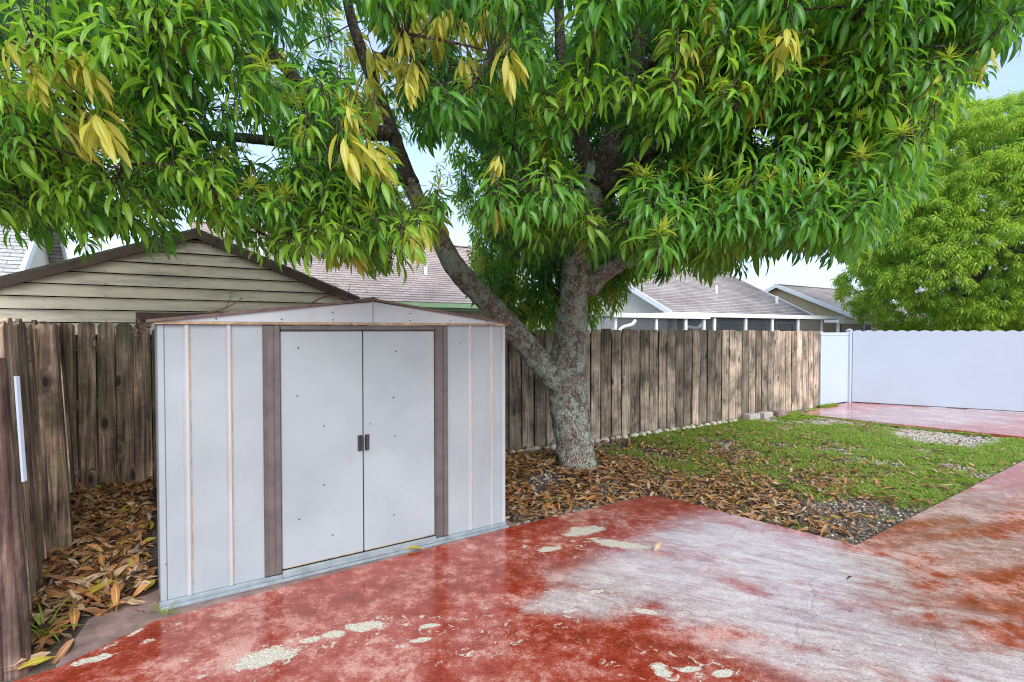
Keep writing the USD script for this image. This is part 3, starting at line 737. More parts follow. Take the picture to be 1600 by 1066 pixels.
lf = thing('wooden_fence', 'dark mossy board fence leaning outward at the left picture edge', 'fence', loc=W((-0.62, 5.0, 0)))
LEAN = -0.045
v, k = 3.92, 0
while v < 6.36:
    w = 0.15 * (1 + 0.1 * (rng.random() - 0.5))
    top = 1.80 + 0.05 * (rng.random() - 0.5)
    proud = (0, 0.024, 0.05)[int(rng.integers(0, 3))] if k % 2 == 0 else 0.01
    obj('board', board((-0.66, v), (0, 1), w - 0.009, 0.02, -0.04, top, 0.03, (LEAN + 0.012 * (rng.random() - 0.5), 0.01 * (rng.random() - 0.5)), 0.05 * (rng.random() - 0.5), proud), 'dark_wet_wood', lf, tone=rng.random())
    v += w
    k += 1
for z in (0.4, 1.5):
    m = ybox(-0.715, -0.675, 3.85, 6.4, z, z + 0.09)
    m.vertices[:, :2] += UX * (LEAN * z)
    obj('rail', m, 'dark_wet_wood', lf, tone=0.3)


def leaning_post(u, v, s, z1, lean, leanv=0.0):
    m = bevbox(u - s, u + s, v - s, v + s, -0.06, z1, 0.012)
    for _ in range(2):
        m = m.subdivide()
    z = m.vertices[:, 2:3]
    m.vertices[:, :2] += UX * lean * z + VX * leanv * z
    m.vertices[:, :2] += 0.006 * (meshkit.noise(m.vertices * [1, 1, 4], 3)[:, None] - 0.5)
    return m


pb, pt = W((-0.615, 3.78, -0.06)), W((-0.70, 3.78, 1.60))
obj('post', tube(np.vstack([np.linspace(pb, pt, 14), pt + [0, 0, 0.004]]), [0.072] * 14 + [0.064], 22, 0.16, 3), 'brown_post_wood', lf, tone=0.55, smooth=30, label='round reddish brown end post')
obj('post', leaning_post(-0.575, 5.22, 0.07, 1.79, -0.05), 'dark_wet_wood', lf, tone=0.75, smooth=30)
ws = thing('plastic_strip', 'thin white plastic strip standing against the brown fence post', 'plastic strip', loc=W((-0.62, 3.95, 0.9)))
obj('strip', beam(aty(38, 752, 2.78), aty(26, 588, 2.74), 0.012, 0.02, up=(0, 1, 0)), 'white_vinyl', ws)

# ------------------------------------------------------------------ white vinyl fence
vf = thing('vinyl_fence', 'tall white vinyl fence with scalloped top behind the far patio', 'fence', loc=W((13.92, 6.4, 0)))
c0, c1 = np.array([13.92, 6.40]), np.array([15.28, 3.57])
d = (c1 - c0) / np.linalg.norm(c1 - c0)


def picket(a, d, w, z0, z1, arc, t=0.022):
    n = np.array([d[1], -d[0]])
    if n @ np.array([-0.5, -1]) < 0:
        n = -n
    s = np.linspace(0, 1, 7)
    outline = [(0, z0), (w, z0)] + [(w * (1 - x), z1 + arc * math.sin(math.pi * x)) for x in s]
    V = np.array([(*(np.array(a) + d * x + n * t * k), z) for k in (0, 1) for x, z in outline])
    m_, F = len(outline), []
    for i in range(1, m_ - 1):
        F += [[0, i + 1, i], [m_, m_ + i, m_ + i + 1]]
    for i in range(m_):
        j = (i + 1) % m_
        F += [[i, j, m_ + j], [i, m_ + j, m_ + i]]
    m = trimesh.Trimesh(W(V), F, process=False)
    if m.volume < 0:
        m.invert()
    return m


x, P = 0.07, 0.212
while x < 5.6:
    obj('picket', picket(c0 + d * x, d, P, 0.03, 1.70, 0.034), 'white_vinyl', vf)
    x += P
nb = np.array([d[1], -d[0]])
nb = nb if nb @ np.array([-0.5, -1]) > 0 else -nb
for z in (0.30, 1.42):
    a, b = c0 + d * 0.06 - nb * 0.022, c0 + d * 5.6 - nb * 0.022
    obj('rail', beam(W((*a, z)), W((*b, z)), 0.04, 0.09), 'white_vinyl', vf)
sx = 12.62
for i in range(6):
    obj('picket', picket(np.array([sx + i * P, 6.42]), np.array([1.0, 0]), P, 0.03, 1.62, 0.0), 'white_vinyl', vf)
obj('cap_rail', bevbox(12.60, 13.86, 6.385, 6.44, 1.615, 1.68, 0.005), 'white_vinyl', vf)
obj('post', bevbox(13.865, 13.975, 6.345, 6.455, -0.03, 1.73, 0.008), 'white_vinyl', vf)
obj('post_cap', trimesh.Trimesh(W(np.array([(13.855, 6.335, 1.731), (13.985, 6.335, 1.731), (13.985, 6.465, 1.731), (13.855, 6.465, 1.731), (13.92, 6.40, 1.775)])), [[0, 1, 4], [1, 2, 4], [2, 3, 4], [3, 0, 4], [0, 2, 1], [0, 3, 2]], process=False), 'white_vinyl', vf)

# ------------------------------------------------------------------ neighbour's garden building with beige siding
GV, GA, GZ, GS = 7.5, 0.45, 2.88, 0.385
ga = thing('storage_building', 'beige lap sided gable building with dark brown roof trim behind the fence', 'outbuilding', loc=W((GA, GV, 0)))
gl, gr_ = -1.75, 2.32
row, z = 0.137, 0.05
while z < GZ - 0.06:
    zt = z + row - 0.011
    zm = min(zt, GZ - 0.07)

    def span(zz):
        half = max((GZ - 0.05 - zz) / GS, 0.0)
        return max(gl, GA - half), min(gr_, GA + half)
    a0, b0 = span(z)
    a1, b1 = span(zm)
    if b0 - a0 > 0.1:
        b1, a1 = max(b1, a1 + 0.01), a1
        V = W(np.array([(a0, GV - 0.03, z), (b0, GV - 0.03, z), (b0, GV + 0.01, z), (a0, GV + 0.01, z), (a1, GV - 0.004, zm), (b1, GV - 0.004, zm), (b1, GV + 0.01, zm), (a1, GV + 0.01, zm)]))
        obj('siding_board', hexa(V), 'beige_siding', ga)
    z += row
nails = []
for i in range(12, 21):
    for u in (-0.42, 0.37, 1.13, 1.78):
        z = 0.05 + i * row + 0.012
        if z < GZ - 0.12 - GS * abs(u - GA):
            s = trimesh.creation.icosphere(1, 0.009)
            s.apply_translation(W((u, GV - 0.021, z)))
            nails.append(s)
obj('siding_clip', cat(nails), 'dark_gap', ga, kind='stuff')
obj('dark_gap_backing', profile_v([(gl + 0.03, 0.05), (gr_ - 0.03, 0.05), (gr_ - 0.03, GZ - GS * abs(gr_ - GA) - 0.09), (GA, GZ - 0.09), (gl + 0.03, GZ - GS * abs(gl - GA) - 0.09)], GV + 0.014, GV + 0.03), 'dark_gap', ga)  # dark sheet added so the siding gaps read as shade
for s, ue in ((-1, gl - 0.08), (1, gr_ + 0.08)):
    ze = GZ - GS * abs(ue - GA)
    V = []
    for (u, z) in ((GA, GZ), (ue, ze)):
        for dv, dz in ((-0.075, -0.05), (-0.075, 0.045), (-0.025, 0.045), (-0.025, -0.05)):
            V.append((u, GV + dv, z + dz))
    m = hexa(W(np.array(V)))
    if m.volume < 0:
        m.invert()
    obj('rake_trim', m, 'brown_trim', ga)
    V = [(GA, GV - 0.07, GZ + 0.046), (ue, GV - 0.07, ze + 0.046), (ue, 10.6, ze + 0.046), (GA, 10.6, GZ + 0.046), (GA, GV - 0.07, GZ + 0.07), (ue, GV - 0.07, ze + 0.07), (ue, 10.6, ze + 0.07), (GA, 10.6, GZ + 0.07)]
    m = hexa(W(np.array(V)))
    if m.volume < 0:
        m.invert()
    uvs = toyard(m.vertices)[:, :2]
    obj('roof', m, 'dark_shingles', ga, uv=uvs)
for a in (gl, gr_ - 0.02):
    obj('side_wall', ybox(a, a + 0.02, GV + 0.011, 10.5, 0.0, GZ - GS * abs(a - GA) - 0.02), 'beige_siding', ga)
obj('back_wall', profile_v([(gl + 0.021, 0.0), (gr_ - 0.021, 0.0), (gr_ - 0.021, GZ - GS * abs(gr_ - GA) - 0.03), (GA, GZ - 0.03), (gl + 0.021, GZ - GS * abs(gl - GA) - 0.03)], 10.48, 10.5), 'beige_siding', ga)
fr = obj('door_frame', cat([bevbox(-0.15, 1.25, GV - 0.055, GV - 0.0205, 1.85, 1.945, 0.004), bevbox(-0.15, -0.06, GV - 0.055, GV - 0.0205, 0.02, 1.848, 0.004), bevbox(1.16, 1.25, GV - 0.055, GV - 0.0205, 0.02, 1.848, 0.004)]), 'brown_trim', ga)
obj('door_panel', ybox(-0.058, 1.158, GV - 0.04, GV - 0.0207, 0.02, 1.848), 'beige_siding', fr)

# ------------------------------------------------------------------ houses beyond
def roof_plane(u0, u1, va, za, vb, zb, row=0.145, t=0.012):
    """shingle courses stepping up from (va, za) to (vb, zb); returns mesh and uv"""
    Lg = math.hypot(vb - va, zb - za)
    n = max(int(Lg / row), 1)
    V, F, UV = [], [], []
    for i in range(n):
        s0, s1 = i / n, (i + 1) / n
        p0, p1 = (va + (vb - va) * s0, za + (zb - za) * s0), (va + (vb - va) * s1, za + (zb - za) * s1)
        b = len(V)
        V += [(u0, p0[0], p0[1] + t), (u1, p0[0], p0[1] + t), (u1, p1[0], p1[1]), (u0, p1[0], p1[1]), (u0, p0[0], p0[1] - 0.004), (u1, p0[0], p0[1] - 0.004)]
        UV += [(u0, i * 0.145 + 0.002), (u1, i * 0.145 + 0.002), (u1, i * 0.145 + 0.1445), (u0, i * 0.145 + 0.1445), (u0, i * 0.145), (u1, i * 0.145)]
        F += [[b, b + 1, b + 2], [b, b + 2, b + 3], [b + 4, b + 5, b + 1], [b + 4, b + 1, b]]
    F = np.array(F)
    if vb < va:
        F = F[:, ::-1]
    return trimesh.Trimesh(W(np.array(V)), F, process=False), np.array(UV)


def house(name_label, u0, u1, v0, v1, ez, rz, roof, wall, fascia, rake, gable):
    h = thing('house', name_label, 'house', loc=W(((u0 + u1) / 2, (v0 + v1) / 2, 0)))
    vm = (v0 + v1) / 2
    o = 0.45
    slope = (rz - ez) / (vm - v0)
    for va, vb in ((v0, vm), (v1, vm)):
        m, uv = roof_plane(u0, u1, va, ez, vb, rz)
        r = obj('roof', m, roof, h, uv=uv)
    rr = obj('ridge_cap', beam(W((u0, vm, rz + 0.012)), W((u1, vm, rz + 0.012)), 0.22, 0.03), roof, h, uv=np.random.default_rng(2).random((8, 2)))
    pts = [(v0 + o, 0.0), (v1 - o, 0.0), (v1 - o, ez + o * slope - 0.06), (vm, rz - 0.07), (v0 + o, ez + o * slope - 0.06)]
    obj('wall', profile_u([(v0 + o, 0), (v1 - o, 0), (v1 - o, ez - 0.02), (v0 + o, ez - 0.02)], u0 + 0.35, u1 - 0.35), wall, h)
    gp_ = [(v0 + o, ez - 0.018), (v1 - o, ez - 0.018), (v1 - o, ez + o * slope - 0.06), (vm, rz - 0.07), (v0 + o, ez + o * slope - 0.06)]
    for a in (u0 + 0.34, u1 - 0.36):
        obj('gable_wall', profile_u(gp_, a, a + 0.02), gable, h)
    f = obj('fascia', cat([ybox(u0 + 0.02, u1 - 0.02, v0 + 0.012, v0 + 0.05, ez - 0.19, ez - 0.006), ybox(u0 + 0.02, u1 - 0.02, v0 - 0.09, v0 + 0.008, ez - 0.12, ez - 0.014)]), fascia, h)
    for a in (u0 - 0.02, u1 - 0.04):
        for va, vb in ((v0, vm), (v1, vm)):
            V = np.array([(a + du, v, z + dz) for v, z in ((va, ez), (vb, rz)) for du, dz in ((0, -0.16), (0.06, -0.16), (0.06, 0.03), (0, 0.03))])
            m = hexa(W(V))
            if m.volume < 0:
                m.invert()
            obj('rake_board', m, rake, h)
    return h


hC = house('house with reddish brown shingle roof and green fascia behind the beige outbuilding', 0.8, 9.4, 12.0, 20.0, 2.40, 4.48, 'red_brown_shingles', 'cream_wall', 'green_fascia', 'white_paint', 'cream_wall')
hA = house('house with grey brown shingle roof and pale gable right of the tree trunk', 14.2, 23.0, 12.0, 20.0, 2.34, 4.40, 'grey_shingles', 'grey_wall', 'white_paint', 'white_paint', 'pale_wall')
hB = house('tan gabled house with dark grey roof beside the far bright green tree', 27.0, 36.0, 12.0, 20.0, 2.30, 4.08, 'grey_shingles', 'tan_wall', 'white_paint', 'white_paint', 'tan_wall')
hD = house('house with pale grey shingle roof and white rake at the far left edge', -11.0, -1.72, 11.1, 19.1, 2.35, 4.75, 'light_grey_shingles', 'pale_wall', 'white_paint', 'white_paint', 'pale_wall')


def vent(h, u, v, ez, rz, v0, vm, r=0.045, hgt=0.3):
    z = ez + (rz - ez) * (v - v0) / (vm - v0)
    m = tube(W(np.array([(u, v, z - 0.05), (u, v, z + hgt - 0.01), (u, v, z + hgt)])), [r, r, r * 0.9], 10)
    obj('vent_pipe', m, 'white_paint', h)


vent(hC, 6.2, 13.6, 2.40, 4.48, 12, 16)
vent(hC, 2.2, 14.2, 2.40, 4.48, 12, 16, 0.04, 0.25)
vent(hA, 18.9, 13.7, 2.34, 4.40, 12, 16)
vent(hA, 22.0, 13.0, 2.34, 4.40, 12, 16, 0.06)
vent(hA, 20.8, 15.5, 2.34, 4.40, 12, 16, 0.12, 0.22)


def window(h, u0, u1, z0, z1, v, bars):
    fr = obj('window', cat([ybox(u0, u1, v - 0.04, v, z1 - 0.05, z1), ybox(u0, u1, v - 0.04, v, z0, z0 + 0.05), ybox(u0, u0 + 0.05, v - 0.038, v, z0 + 0.051, z1 - 0.051), ybox(u1 - 0.05, u1, v - 0.038, v, z0 + 0.051, z1 - 0.051)]), 'white_paint', h)
    obj('pane', ybox(u0 + 0.05, u1 - 0.05, v - 0.02, v - 0.012, z0 + 0.05, z1 - 0.05), 'dark_glass', fr)
    obj('dark_pane_backing', ybox(u0 + 0.05, u1 - 0.05, v - 0.010, v - 0.004, z0 + 0.05, z1 - 0.05), 'dark_gap', fr)  # dark sheet in place of the unlit room behind the pane
    if bars:
        obj('bars', cat([ybox(x, x + 0.018, v - 0.075, v - 0.055, z0, z1) for x in np.arange(u0 + 0.03, u1 - 0.02, 0.11)] + [ybox(u0, u1, v - 0.054, v - 0.045, z0 + 0.08, z0 + 0.1), ybox(u0, u1, v - 0.054, v - 0.045, z1 - 0.1, z1 - 0.08)]), 'window_bars', fr)


for a, b, bars in ((14.9, 16.3, True), (17.2, 19.0, True), (19.6, 20.4, False), (21.0, 22.3, False)):
    window(hA, a, b, 0.9, 2.05, 12.448, bars)
for a, b in ((28.0, 29.2), (30.5, 32.0)):
    window(hB, a, b, 0.9, 2.0, 12.448, False)
window(hC, 5.5, 7.0, 0.9, 2.0, 12.448, False)


def porch(label, u0, u1, v0, v1, zt, posts, th=0.13, screens=True):
    p = thing('porch', label, 'porch', loc=W(((u0 + u1) / 2, v0, 0)))
    obj('roof_slab', ybox(u0, u1, v0 + 0.06, v1, zt - th * 0.7, zt - 0.012), 'white_paint', p)
    obj('fascia', bevbox(u0, u1, v0, v0 + 0.058, zt - th, zt, 0.008), 'white_paint', p)
    for x in posts:
        obj('post', ybox(x, x + 0.085, v0 + 0.08, v0 + 0.165, -0.04, zt - th * 0.7 - 0.001), 'white_paint', p)
    obj('beam', ybox(u0 + 0.1, u1 - 0.1, v0 + 0.09, v0 + 0.155, 1.0, 1.05), 'white_paint', p)
    if screens:
        for a, b in zip(posts[:-1], posts[1:]):
            obj('screen', ybox(a + 0.09, b - 0.005, v0 + 0.12, v0 + 0.124, 0.05, zt - th), 'screen_mesh', p)
    return p


pa = porch('flat roofed white patio cover nearest the tree trunk beyond the fence', 9.6, 13.4, 9.9, 11.9, 2.17, (9.7, 11.2, 12.4, 13.2), 0.12)
porch('long white screened porch under the grey brown roofed house', 12.4, 22.2, 10.35, 12.0, 2.25, (12.5, 14.3, 15.9, 17.4, 19.0, 20.6, 22.0))
porch('low white flat porch roof running towards the far bright green tree', 20.5, 28.9, 9.8, 10.3, 2.10, (20.7, 22.6, 24.6, 26.6, 28.6), 0.14)
pd = W(np.array([(13.6, 10.30, 1.98), (13.45, 10.28, 1.86), (13.0, 10.2, 1.80), (12.5, 10.1, 1.77), (12.42, 10.1, 1.6), (12.42, 10.1, 0.0)]))
obj('downspout', tube(resample(pd, 24), np.full(24, 0.045), 8), 'white_paint', pa, smooth=True)
pd = W(np.array([(10.3, 9.86, 1.98), (10.1, 9.84, 1.86), (9.75, 9.8, 1.78), (9.62, 9.8, 1.6), (9.62, 9.8, 0.0)]))
obj('downspout', tube(resample(pd, 24), np.full(24, 0.045), 8), 'white_paint', pa, smooth=True)

# poles in the gap on the left
up = thing('utility_pole', 'short pale concrete pole rising behind the outbuilding roof', 'pole', loc=aty(133, 400, 16.0) * [1, 1, 0])
b = aty(133, 358, 16.0)
obj('pole', tube(np.array([[b[0], b[1], 0], [b[0], b[1], b[2] - 0.12], [b[0], b[1], b[2] - 0.11], [b[0], b[1], b[2] - 0.05], [b[0], b[1], b[2]]]), [0.085, 0.075, 0.10, 0.10, 0.02], 10), 'concrete_pole', up, smooth=30)
am = thing('antenna_mast', 'thin grey metal tripod mast left of the concrete pole', 'mast', loc=aty(97, 402, 15.0) * [1, 1, 0])
top = aty(97, 350, 15.0)
for dx, py in ((-0.16, 402), (0.13, 402), (0.05, 402)):
    f = aty(97, py, 15.0) + [dx, 0.05, -0.9]
    obj('leg', rod(f, top, 0.022, 6), 'steel_mast', am)
obj('mast', rod(top + [0, 0, -0.3], top + [0.02, 0, 1.1], 0.02, 6), 'steel_mast', am)

# ------------------------------------------------------------------ leaves and trees
def leaf_mesh(Lf, Wf, droop, fold=0.35, wave=0.0, seed=0, seg=5):
    """one lance-shaped leaf from the origin along +x, curving down; uv.x runs across"""
    s = np.linspace(0, 1, seg + 1)
    prof = np.sin(np.pi * s ** 0.85) ** 0.85 * (1 - 0.25 * s)
    prof[0], prof[-1] = 0.10, 0.02
    ang = -droop * s
    dx, dz = np.cos(ang), np.sin(ang)
    X = np.concatenate([[0], np.cumsum((dx[1:] + dx[:-1]) / 2)]) * Lf / seg
    Z = np.concatenate([[0], np.cumsum((dz[1:] + dz[:-1]) / 2)]) * Lf / seg
    r = np.random.default_rng(seed)
    wv = wave * np.sin(s * 9 + r.random() * 6)
    w = prof * Wf / 2
    V = np.empty((seg + 1, 3, 3))
    nx, nz = -np.sin(ang), np.cos(ang)
    for k, sd_ in enumerate((-1, 0, 1)):
        lift = fold * w * abs(sd_) + wv * w * sd_
        V[:, k, 0] = X + nx * lift
        V[:, k, 1] = sd_ * w
        V[:, k, 2] = Z + nz * lift
    UV = np.stack([np.tile([0.0, 0.5, 1.0], (seg + 1, 1)), np.tile(s[:, None], (1, 3))], -1)
    idx = np.arange((seg + 1) * 3).reshape(-1, 3)
    F = []
    for i in range(seg):
        for k in range(2):
            F += [[idx[i, k], idx[i + 1, k], idx[i + 1, k + 1]], [idx[i, k], idx[i + 1, k + 1], idx[i, k + 1]]]
    return V.reshape(-1, 3), np.array(F), UV.reshape(-1, 2)


def rotz(V, a):
    c_, s_ = math.cos(a), math.sin(a)
    return V @ np.array([[c_, s_, 0], [-s_, c_, 0], [0, 0, 1.0]])


def roty(V, a):
    c_, s_ = math.cos(a), math.sin(a)
    return V @ np.array([[c_, 0, s_], [0, 1, 0], [-s_, 0, c_]])


def whorl_leaves(seed, n, Lf, hang, kind='normal'):
    """the leaves of one shoot tip as separate (V, F, UV); the tip is at the origin"""
    r = np.random.default_rng(seed)
    out = []
    for i in range(n):
        t = i / max(n - 1, 1)
        pitch = (0.30 - 1.05 * t) if kind == 'normal' else -0.35 - 0.75 * r.random()
        pitch += 0.28 * (r.random() - 0.5) - hang * 0.5
        Ll = Lf * (0.70 + 0.38 * r.random())
        V, F, UV = leaf_mesh(Ll, Ll * (0.235 + 0.06 * r.random()), (0.55 + 0.65 * r.random() + 0.35 * hang) if kind == 'normal' else 0.15 + 0.35 * r.random(), 0.28 + 0.3 * r.random(), 0.22 * r.random(), seed * 31 + i)
        V = V + [0.028 + 0.02 * r.random(), 0, 0]
        V = V @ np.array([[1, 0, 0], [0, math.cos(q := 0.7 * (r.random() - 0.5)), math.sin(q)], [0, -math.sin(q), math.cos(q)]])
        V = rotz(roty(V, pitch), i * 2.399 + 0.5 * r.random())
        out.append((V + [0, 0, -0.10 * t], F, UV))
    return out


def shoots(seed, n, Lf):
    r = np.random.default_rng(seed)
    out = []
    for i in range(n):
        Ll = Lf * (0.5 + 0.6 * r.random())
        V, F, UV = leaf_mesh(Ll, Ll * 0.13, 0.9 * r.random(), 0.4, 0, seed + i, 3)
        out.append((rotz(roty(V, 1.15 - 1.2 * r.random()), i * 2.399 + r.random()) + [0, 0, 0.035 * r.random()], F, UV))
    return out


def join(ls):
    V, F, UV, n = [], [], [], 0
    for v_, f_, uv_ in ls:
        V.append(v_), F.append(f_ + n), UV.append(uv_)
        n += len(v_)
    return (np.vstack(V), np.vstack(F)), np.vstack(UV)


def scatter(path, protos, P, idx, Q, S, label=None, category=None, kind='stuff', group=None):
    """PointInstancer; protos: list of lists of (mesh, uv, material)"""
    pi = UsdGeom.PointInstancer.Define(stage, path)
    for k, parts in enumerate(protos):
        x = UsdGeom.Xform.Define(stage, f'{path}/shapes/shape_{k}')
        for j, (m, uv, mat) in enumerate(parts):
            usdkit.mesh(stage, f'{path}/shapes/shape_{k}/piece_{j}', m, M[mat], smooth=True if uv is not None else False, uv=uv)
        pi.GetPrototypesRel().AddTarget(x.GetPath())
    pi.CreatePositionsAttr(Vt.Vec3fArray.FromNumpy(np.asarray(P, np.float32)))
    pi.CreateProtoIndicesAttr(Vt.IntArray.FromNumpy(np.asarray(idx, np.int32)))
    Q = np.asarray(Q, np.float32)
    pi.CreateOrientationsAttr(Vt.QuathArray([Gf.Quath(float(w), float(x), float(y), float(z)) for x, y, z, w in Q]))
    pi.CreateScalesAttr(Vt.Vec3fArray.FromNumpy(np.repeat(np.asarray(S, np.float32)[:, None], 3, 1)))
    tag(pi, label, category, group, kind)
    return pi


from scipy.spatial.transform import Rotation
from scipy.spatial import cKDTree


def stem():
    return tube(np.array([[0, 0, 0.02], [-0.02, 0.0, -0.08], [-0.07, 0.01, -0.16]]), [0.003, 0.003, 0.0035], 5)


PROTO = []     # kind, parts
for i in range(3):
    PROTO.append(('dark', [(*join(whorl_leaves(100 + i, 13, 0.14, 0.35 + 0.15 * i)), 'leaf_dark'), (stem(), None, 'plain_bark')]))
for i in range(3):
    PROTO.append(('mid', [(*join(whorl_leaves(200 + i, 13, 0.14, 0.25 + 0.15 * i)), 'leaf_mid'), (stem(), None, 'plain_bark')]))
for i in range(2):
    PROTO.append(('bright', [(*join(whorl_leaves(300 + i, 12, 0.136, 0.2)), 'leaf_bright'), (stem(), None, 'plain_bark')]))
for i in range(2):
    PROTO.append(('flush', [(*join(whorl_leaves(400 + i, 12, 0.14, 0.35)), 'leaf_mid'), (*join(shoots(450 + i, 30, 0.105)), 'leaf_shoot'), (stem(), None, 'plain_bark')]))
for i in range(2):
    PROTO.append(('yellow', [(*join(whorl_leaves(500 + i, 13, 0.165, 0.8, 'hang')), 'leaf_yellow'), (stem(), None, 'plain_bark')]))
KIDX = {k: [i for i, p in enumerate(PROTO) if p[0] == k] for k in ('dark', 'mid', 'bright', 'flush', 'yellow')}
KMAT = dict(dark='leaf_dark', mid='leaf_mid', bright='leaf_bright', flush='leaf_mid', yellow='leaf_yellow')

# lower outline of the crown as it shows, for what hangs in front of and behind the trunk
F_OUT = np.array([(-900, 380), (-300, 345), (0, 352), (50, 372), (95, 345), (130, 380), (165, 345), (240, 385), (290, 350), (330, 352), (400, 395), (440, 398), (480, 388), (560, 420), (605, 405), (650, 380), (672, 335), (700, 300), (740, 325), (800, 345), (860, 382), (905, 378), (930, 380), (990, 392), (1040, 405), (1085, 425), (1130, 418), (1180, 388), (1240, 376), (1330, 390), (1395, 355), (1435, 285), (1455, 235), (1490, 165), (1530, 110), (1590, 55), (1640, -40), (2200, -600)], float)
B_OUT = np.array([(-900, 360), (0, 330), (160, 330), (300, 330), (480, 380), (640, 385), (672, 335), (700, 310), (730, 350), (745, 470), (770, 495), (840, 520), (870, 510), (930, 490), (965, 480), (990, 435), (1040, 420), (1085, 428), (1130, 420), (1180, 390), (1240, 378), (1330, 392), (1395, 355), (1435, 300), (1455, 235), (1490, 165), (1530, 110), (1590, 55), (1640, -40), (2200, -600)], float)
HOLES = [(470, 100, 55, 40, 5.5), (525, 60, 30, 60, 5.7), (500, 20, 60, 25, 5.4), (870, 60, 24, 50, 7.0), (1010, 90, 20, 60, 6.4), (690, 265, 26, 40, 9), (1030, 240, 40, 14, 6.3), (890, 20, 20, 12, 9), (165, 260, 10, 8, 9), (960, 330, 20, 20, 6.7), (400, 250, 28, 18, 9), (728, 290, 22, 50, 9), (712, 372, 24, 26, 9), (700, 232, 20, 12, 9), (590, 85, 14, 14, 9), (1200, 215, 16, 10, 9), (735, 75, 20, 14, 9), (935, 255, 42, 68, 6.9), (640, 285, 24, 50, 6.6), (620, 215, 20, 40, 6.4), (552, 60, 16, 60, 6.0), (985, 265, 34, 22, 6.6), (330, 165, 14, 8, 9), (1075, 435, 18, 10, 9)]
CROWN = [((0.9, 6.5, 4.3), (4.5, 3.9, 2.4)), ((-2.5, 4.8, 3.8), (3.3, 2.5, 1.8)), ((3.0, 5.5, 4.1), (2.7, 2.6, 2.0)), ((-0.6, 4.6, 4.1), (3.2, 2.0, 1.5))]


def crown_depth(P):
    """how deep inside the crown a point lies: 1 at a lobe's centre, below 0 outside"""
    return np.max([1 - np.sqrt((((P - c_) / r_) ** 2).sum(-1)) for c_, r_ in CROWN], axis=0)


tr = np.random.default_rng(77)
cand = tr.uniform([-7.5, 2.3, 1.85], [6.0, 10.6, 7.6], (430000, 3))
dep = crown_depth(cand)
lump = meshkit.fbm(cand * 1.15, 3, 21)
px, py = proj(cand - [0, 0, 0.13])
front = cand[:, 1] < 6.75
out_y = np.where(front, np.interp(px, F_OUT[:, 0], F_OUT[:, 1]), np.interp(px, B_OUT[:, 0], B_OUT[:, 1])) + tr.normal(0, 9, len(px))
inframe = (px > -150) & (px < 1750) & (py > -150)
keep = (py < out_y) & (dep > -0.03 + 0.16 * (lump - 0.5))
# skirts: lower fringe hangs a little outside the lobes where the outline shows leaves
near_line = (py > out_y - 110) & (py < out_y) & (dep > -0.42) & (cand[:, 1] > 3.1) & (cand[:, 1] < 8.6)
keep |= near_line & inframe
for cx, cy, rx, ry, ymax in HOLES:
    rx, ry = rx + 16, ry + 16
    keep &= ~((((px - cx) / rx) ** 2 + ((py - cy) / ry) ** 2 < 1) & (cand[:, 1] < ymax))
# keep the camera's standing room clear
keep &= np.linalg.norm(cand - [0, 0, EYE], axis=1) > 2.9
# density: shell dense, heart thinner, clumped
dens = np.clip(0.14 + 0.88 * np.exp(-np.clip(dep, 0, 1) * 4.5), 0, 1) * np.clip((lump - 0.30) / 0.22, 0.15, 1.0)
dens = np.where(py < -60, dens * 0.10, np.where(inframe, dens, dens * 0.45))
dens = np.where((cand[:, 0] < -1.0) & (toyard(cand)[:, 1] > 5.9), dens * 0.08, dens)
dens = np.where(cand[:, 1] > 7.3, dens * 0.5, dens)
keep &= tr.random(len(cand)) < dens * 0.72
# no leaves inside trunk and limb
P0 = cand[keep]
d0 = dep[keep]
# thin pairs closer than 9 cm
tree_ = cKDTree(P0)
drop = np.zeros(len(P0), bool)
for i, j in tree_.query_pairs(0.057):
    if not drop[i]:
        drop[j] = True
P0, d0 = P0[~drop], d0[~drop]

mt = thing('mango_tree', 'large mango tree with lichen covered forked trunk and crown over the shed', 'tree', loc=(0.84, 6.73, 0))


def pxline(pts):
    return np.array([aty(x, y, Y) for x, y, Y in pts])


def limb(name, pts, radii, sides=14, n=30, rough=0.35, seed=0, mat='plain_bark', flare=None):
    P = resample(pxline(pts), n)
    t = np.concatenate([[0], np.cumsum(np.linalg.norm(np.diff(pxline(pts), axis=0), axis=1))])
    tt = np.concatenate([[0], np.cumsum(np.linalg.norm(np.diff(P, axis=0), axis=1))])
    R = np.interp(tt / tt[-1], t / t[-1], radii)
    obj(name, tube(P, R, sides, rough, seed, flare), mat, mt, smooth=True)
    skeleton.append(P)
    return P


skeleton = []
trunk_pts = [(907, 748, 6.73), (901, 715, 6.73), (893, 660, 6.74), (886, 600, 6.75), (889, 540, 6.77), (896, 470, 6.8), (904, 400, 6.85), (918, 330, 6.9), (936, 262, 6.95)]


def flare_fn(s, a):
    k = np.exp(-s * 16)
    return 1 + k * (0.30 + 0.16 * np.sin(3 * a + 0.6) + 0.10 * np.sin(5 * a + 2)) + 0.05 * np.sin(2 * a + s * 6)


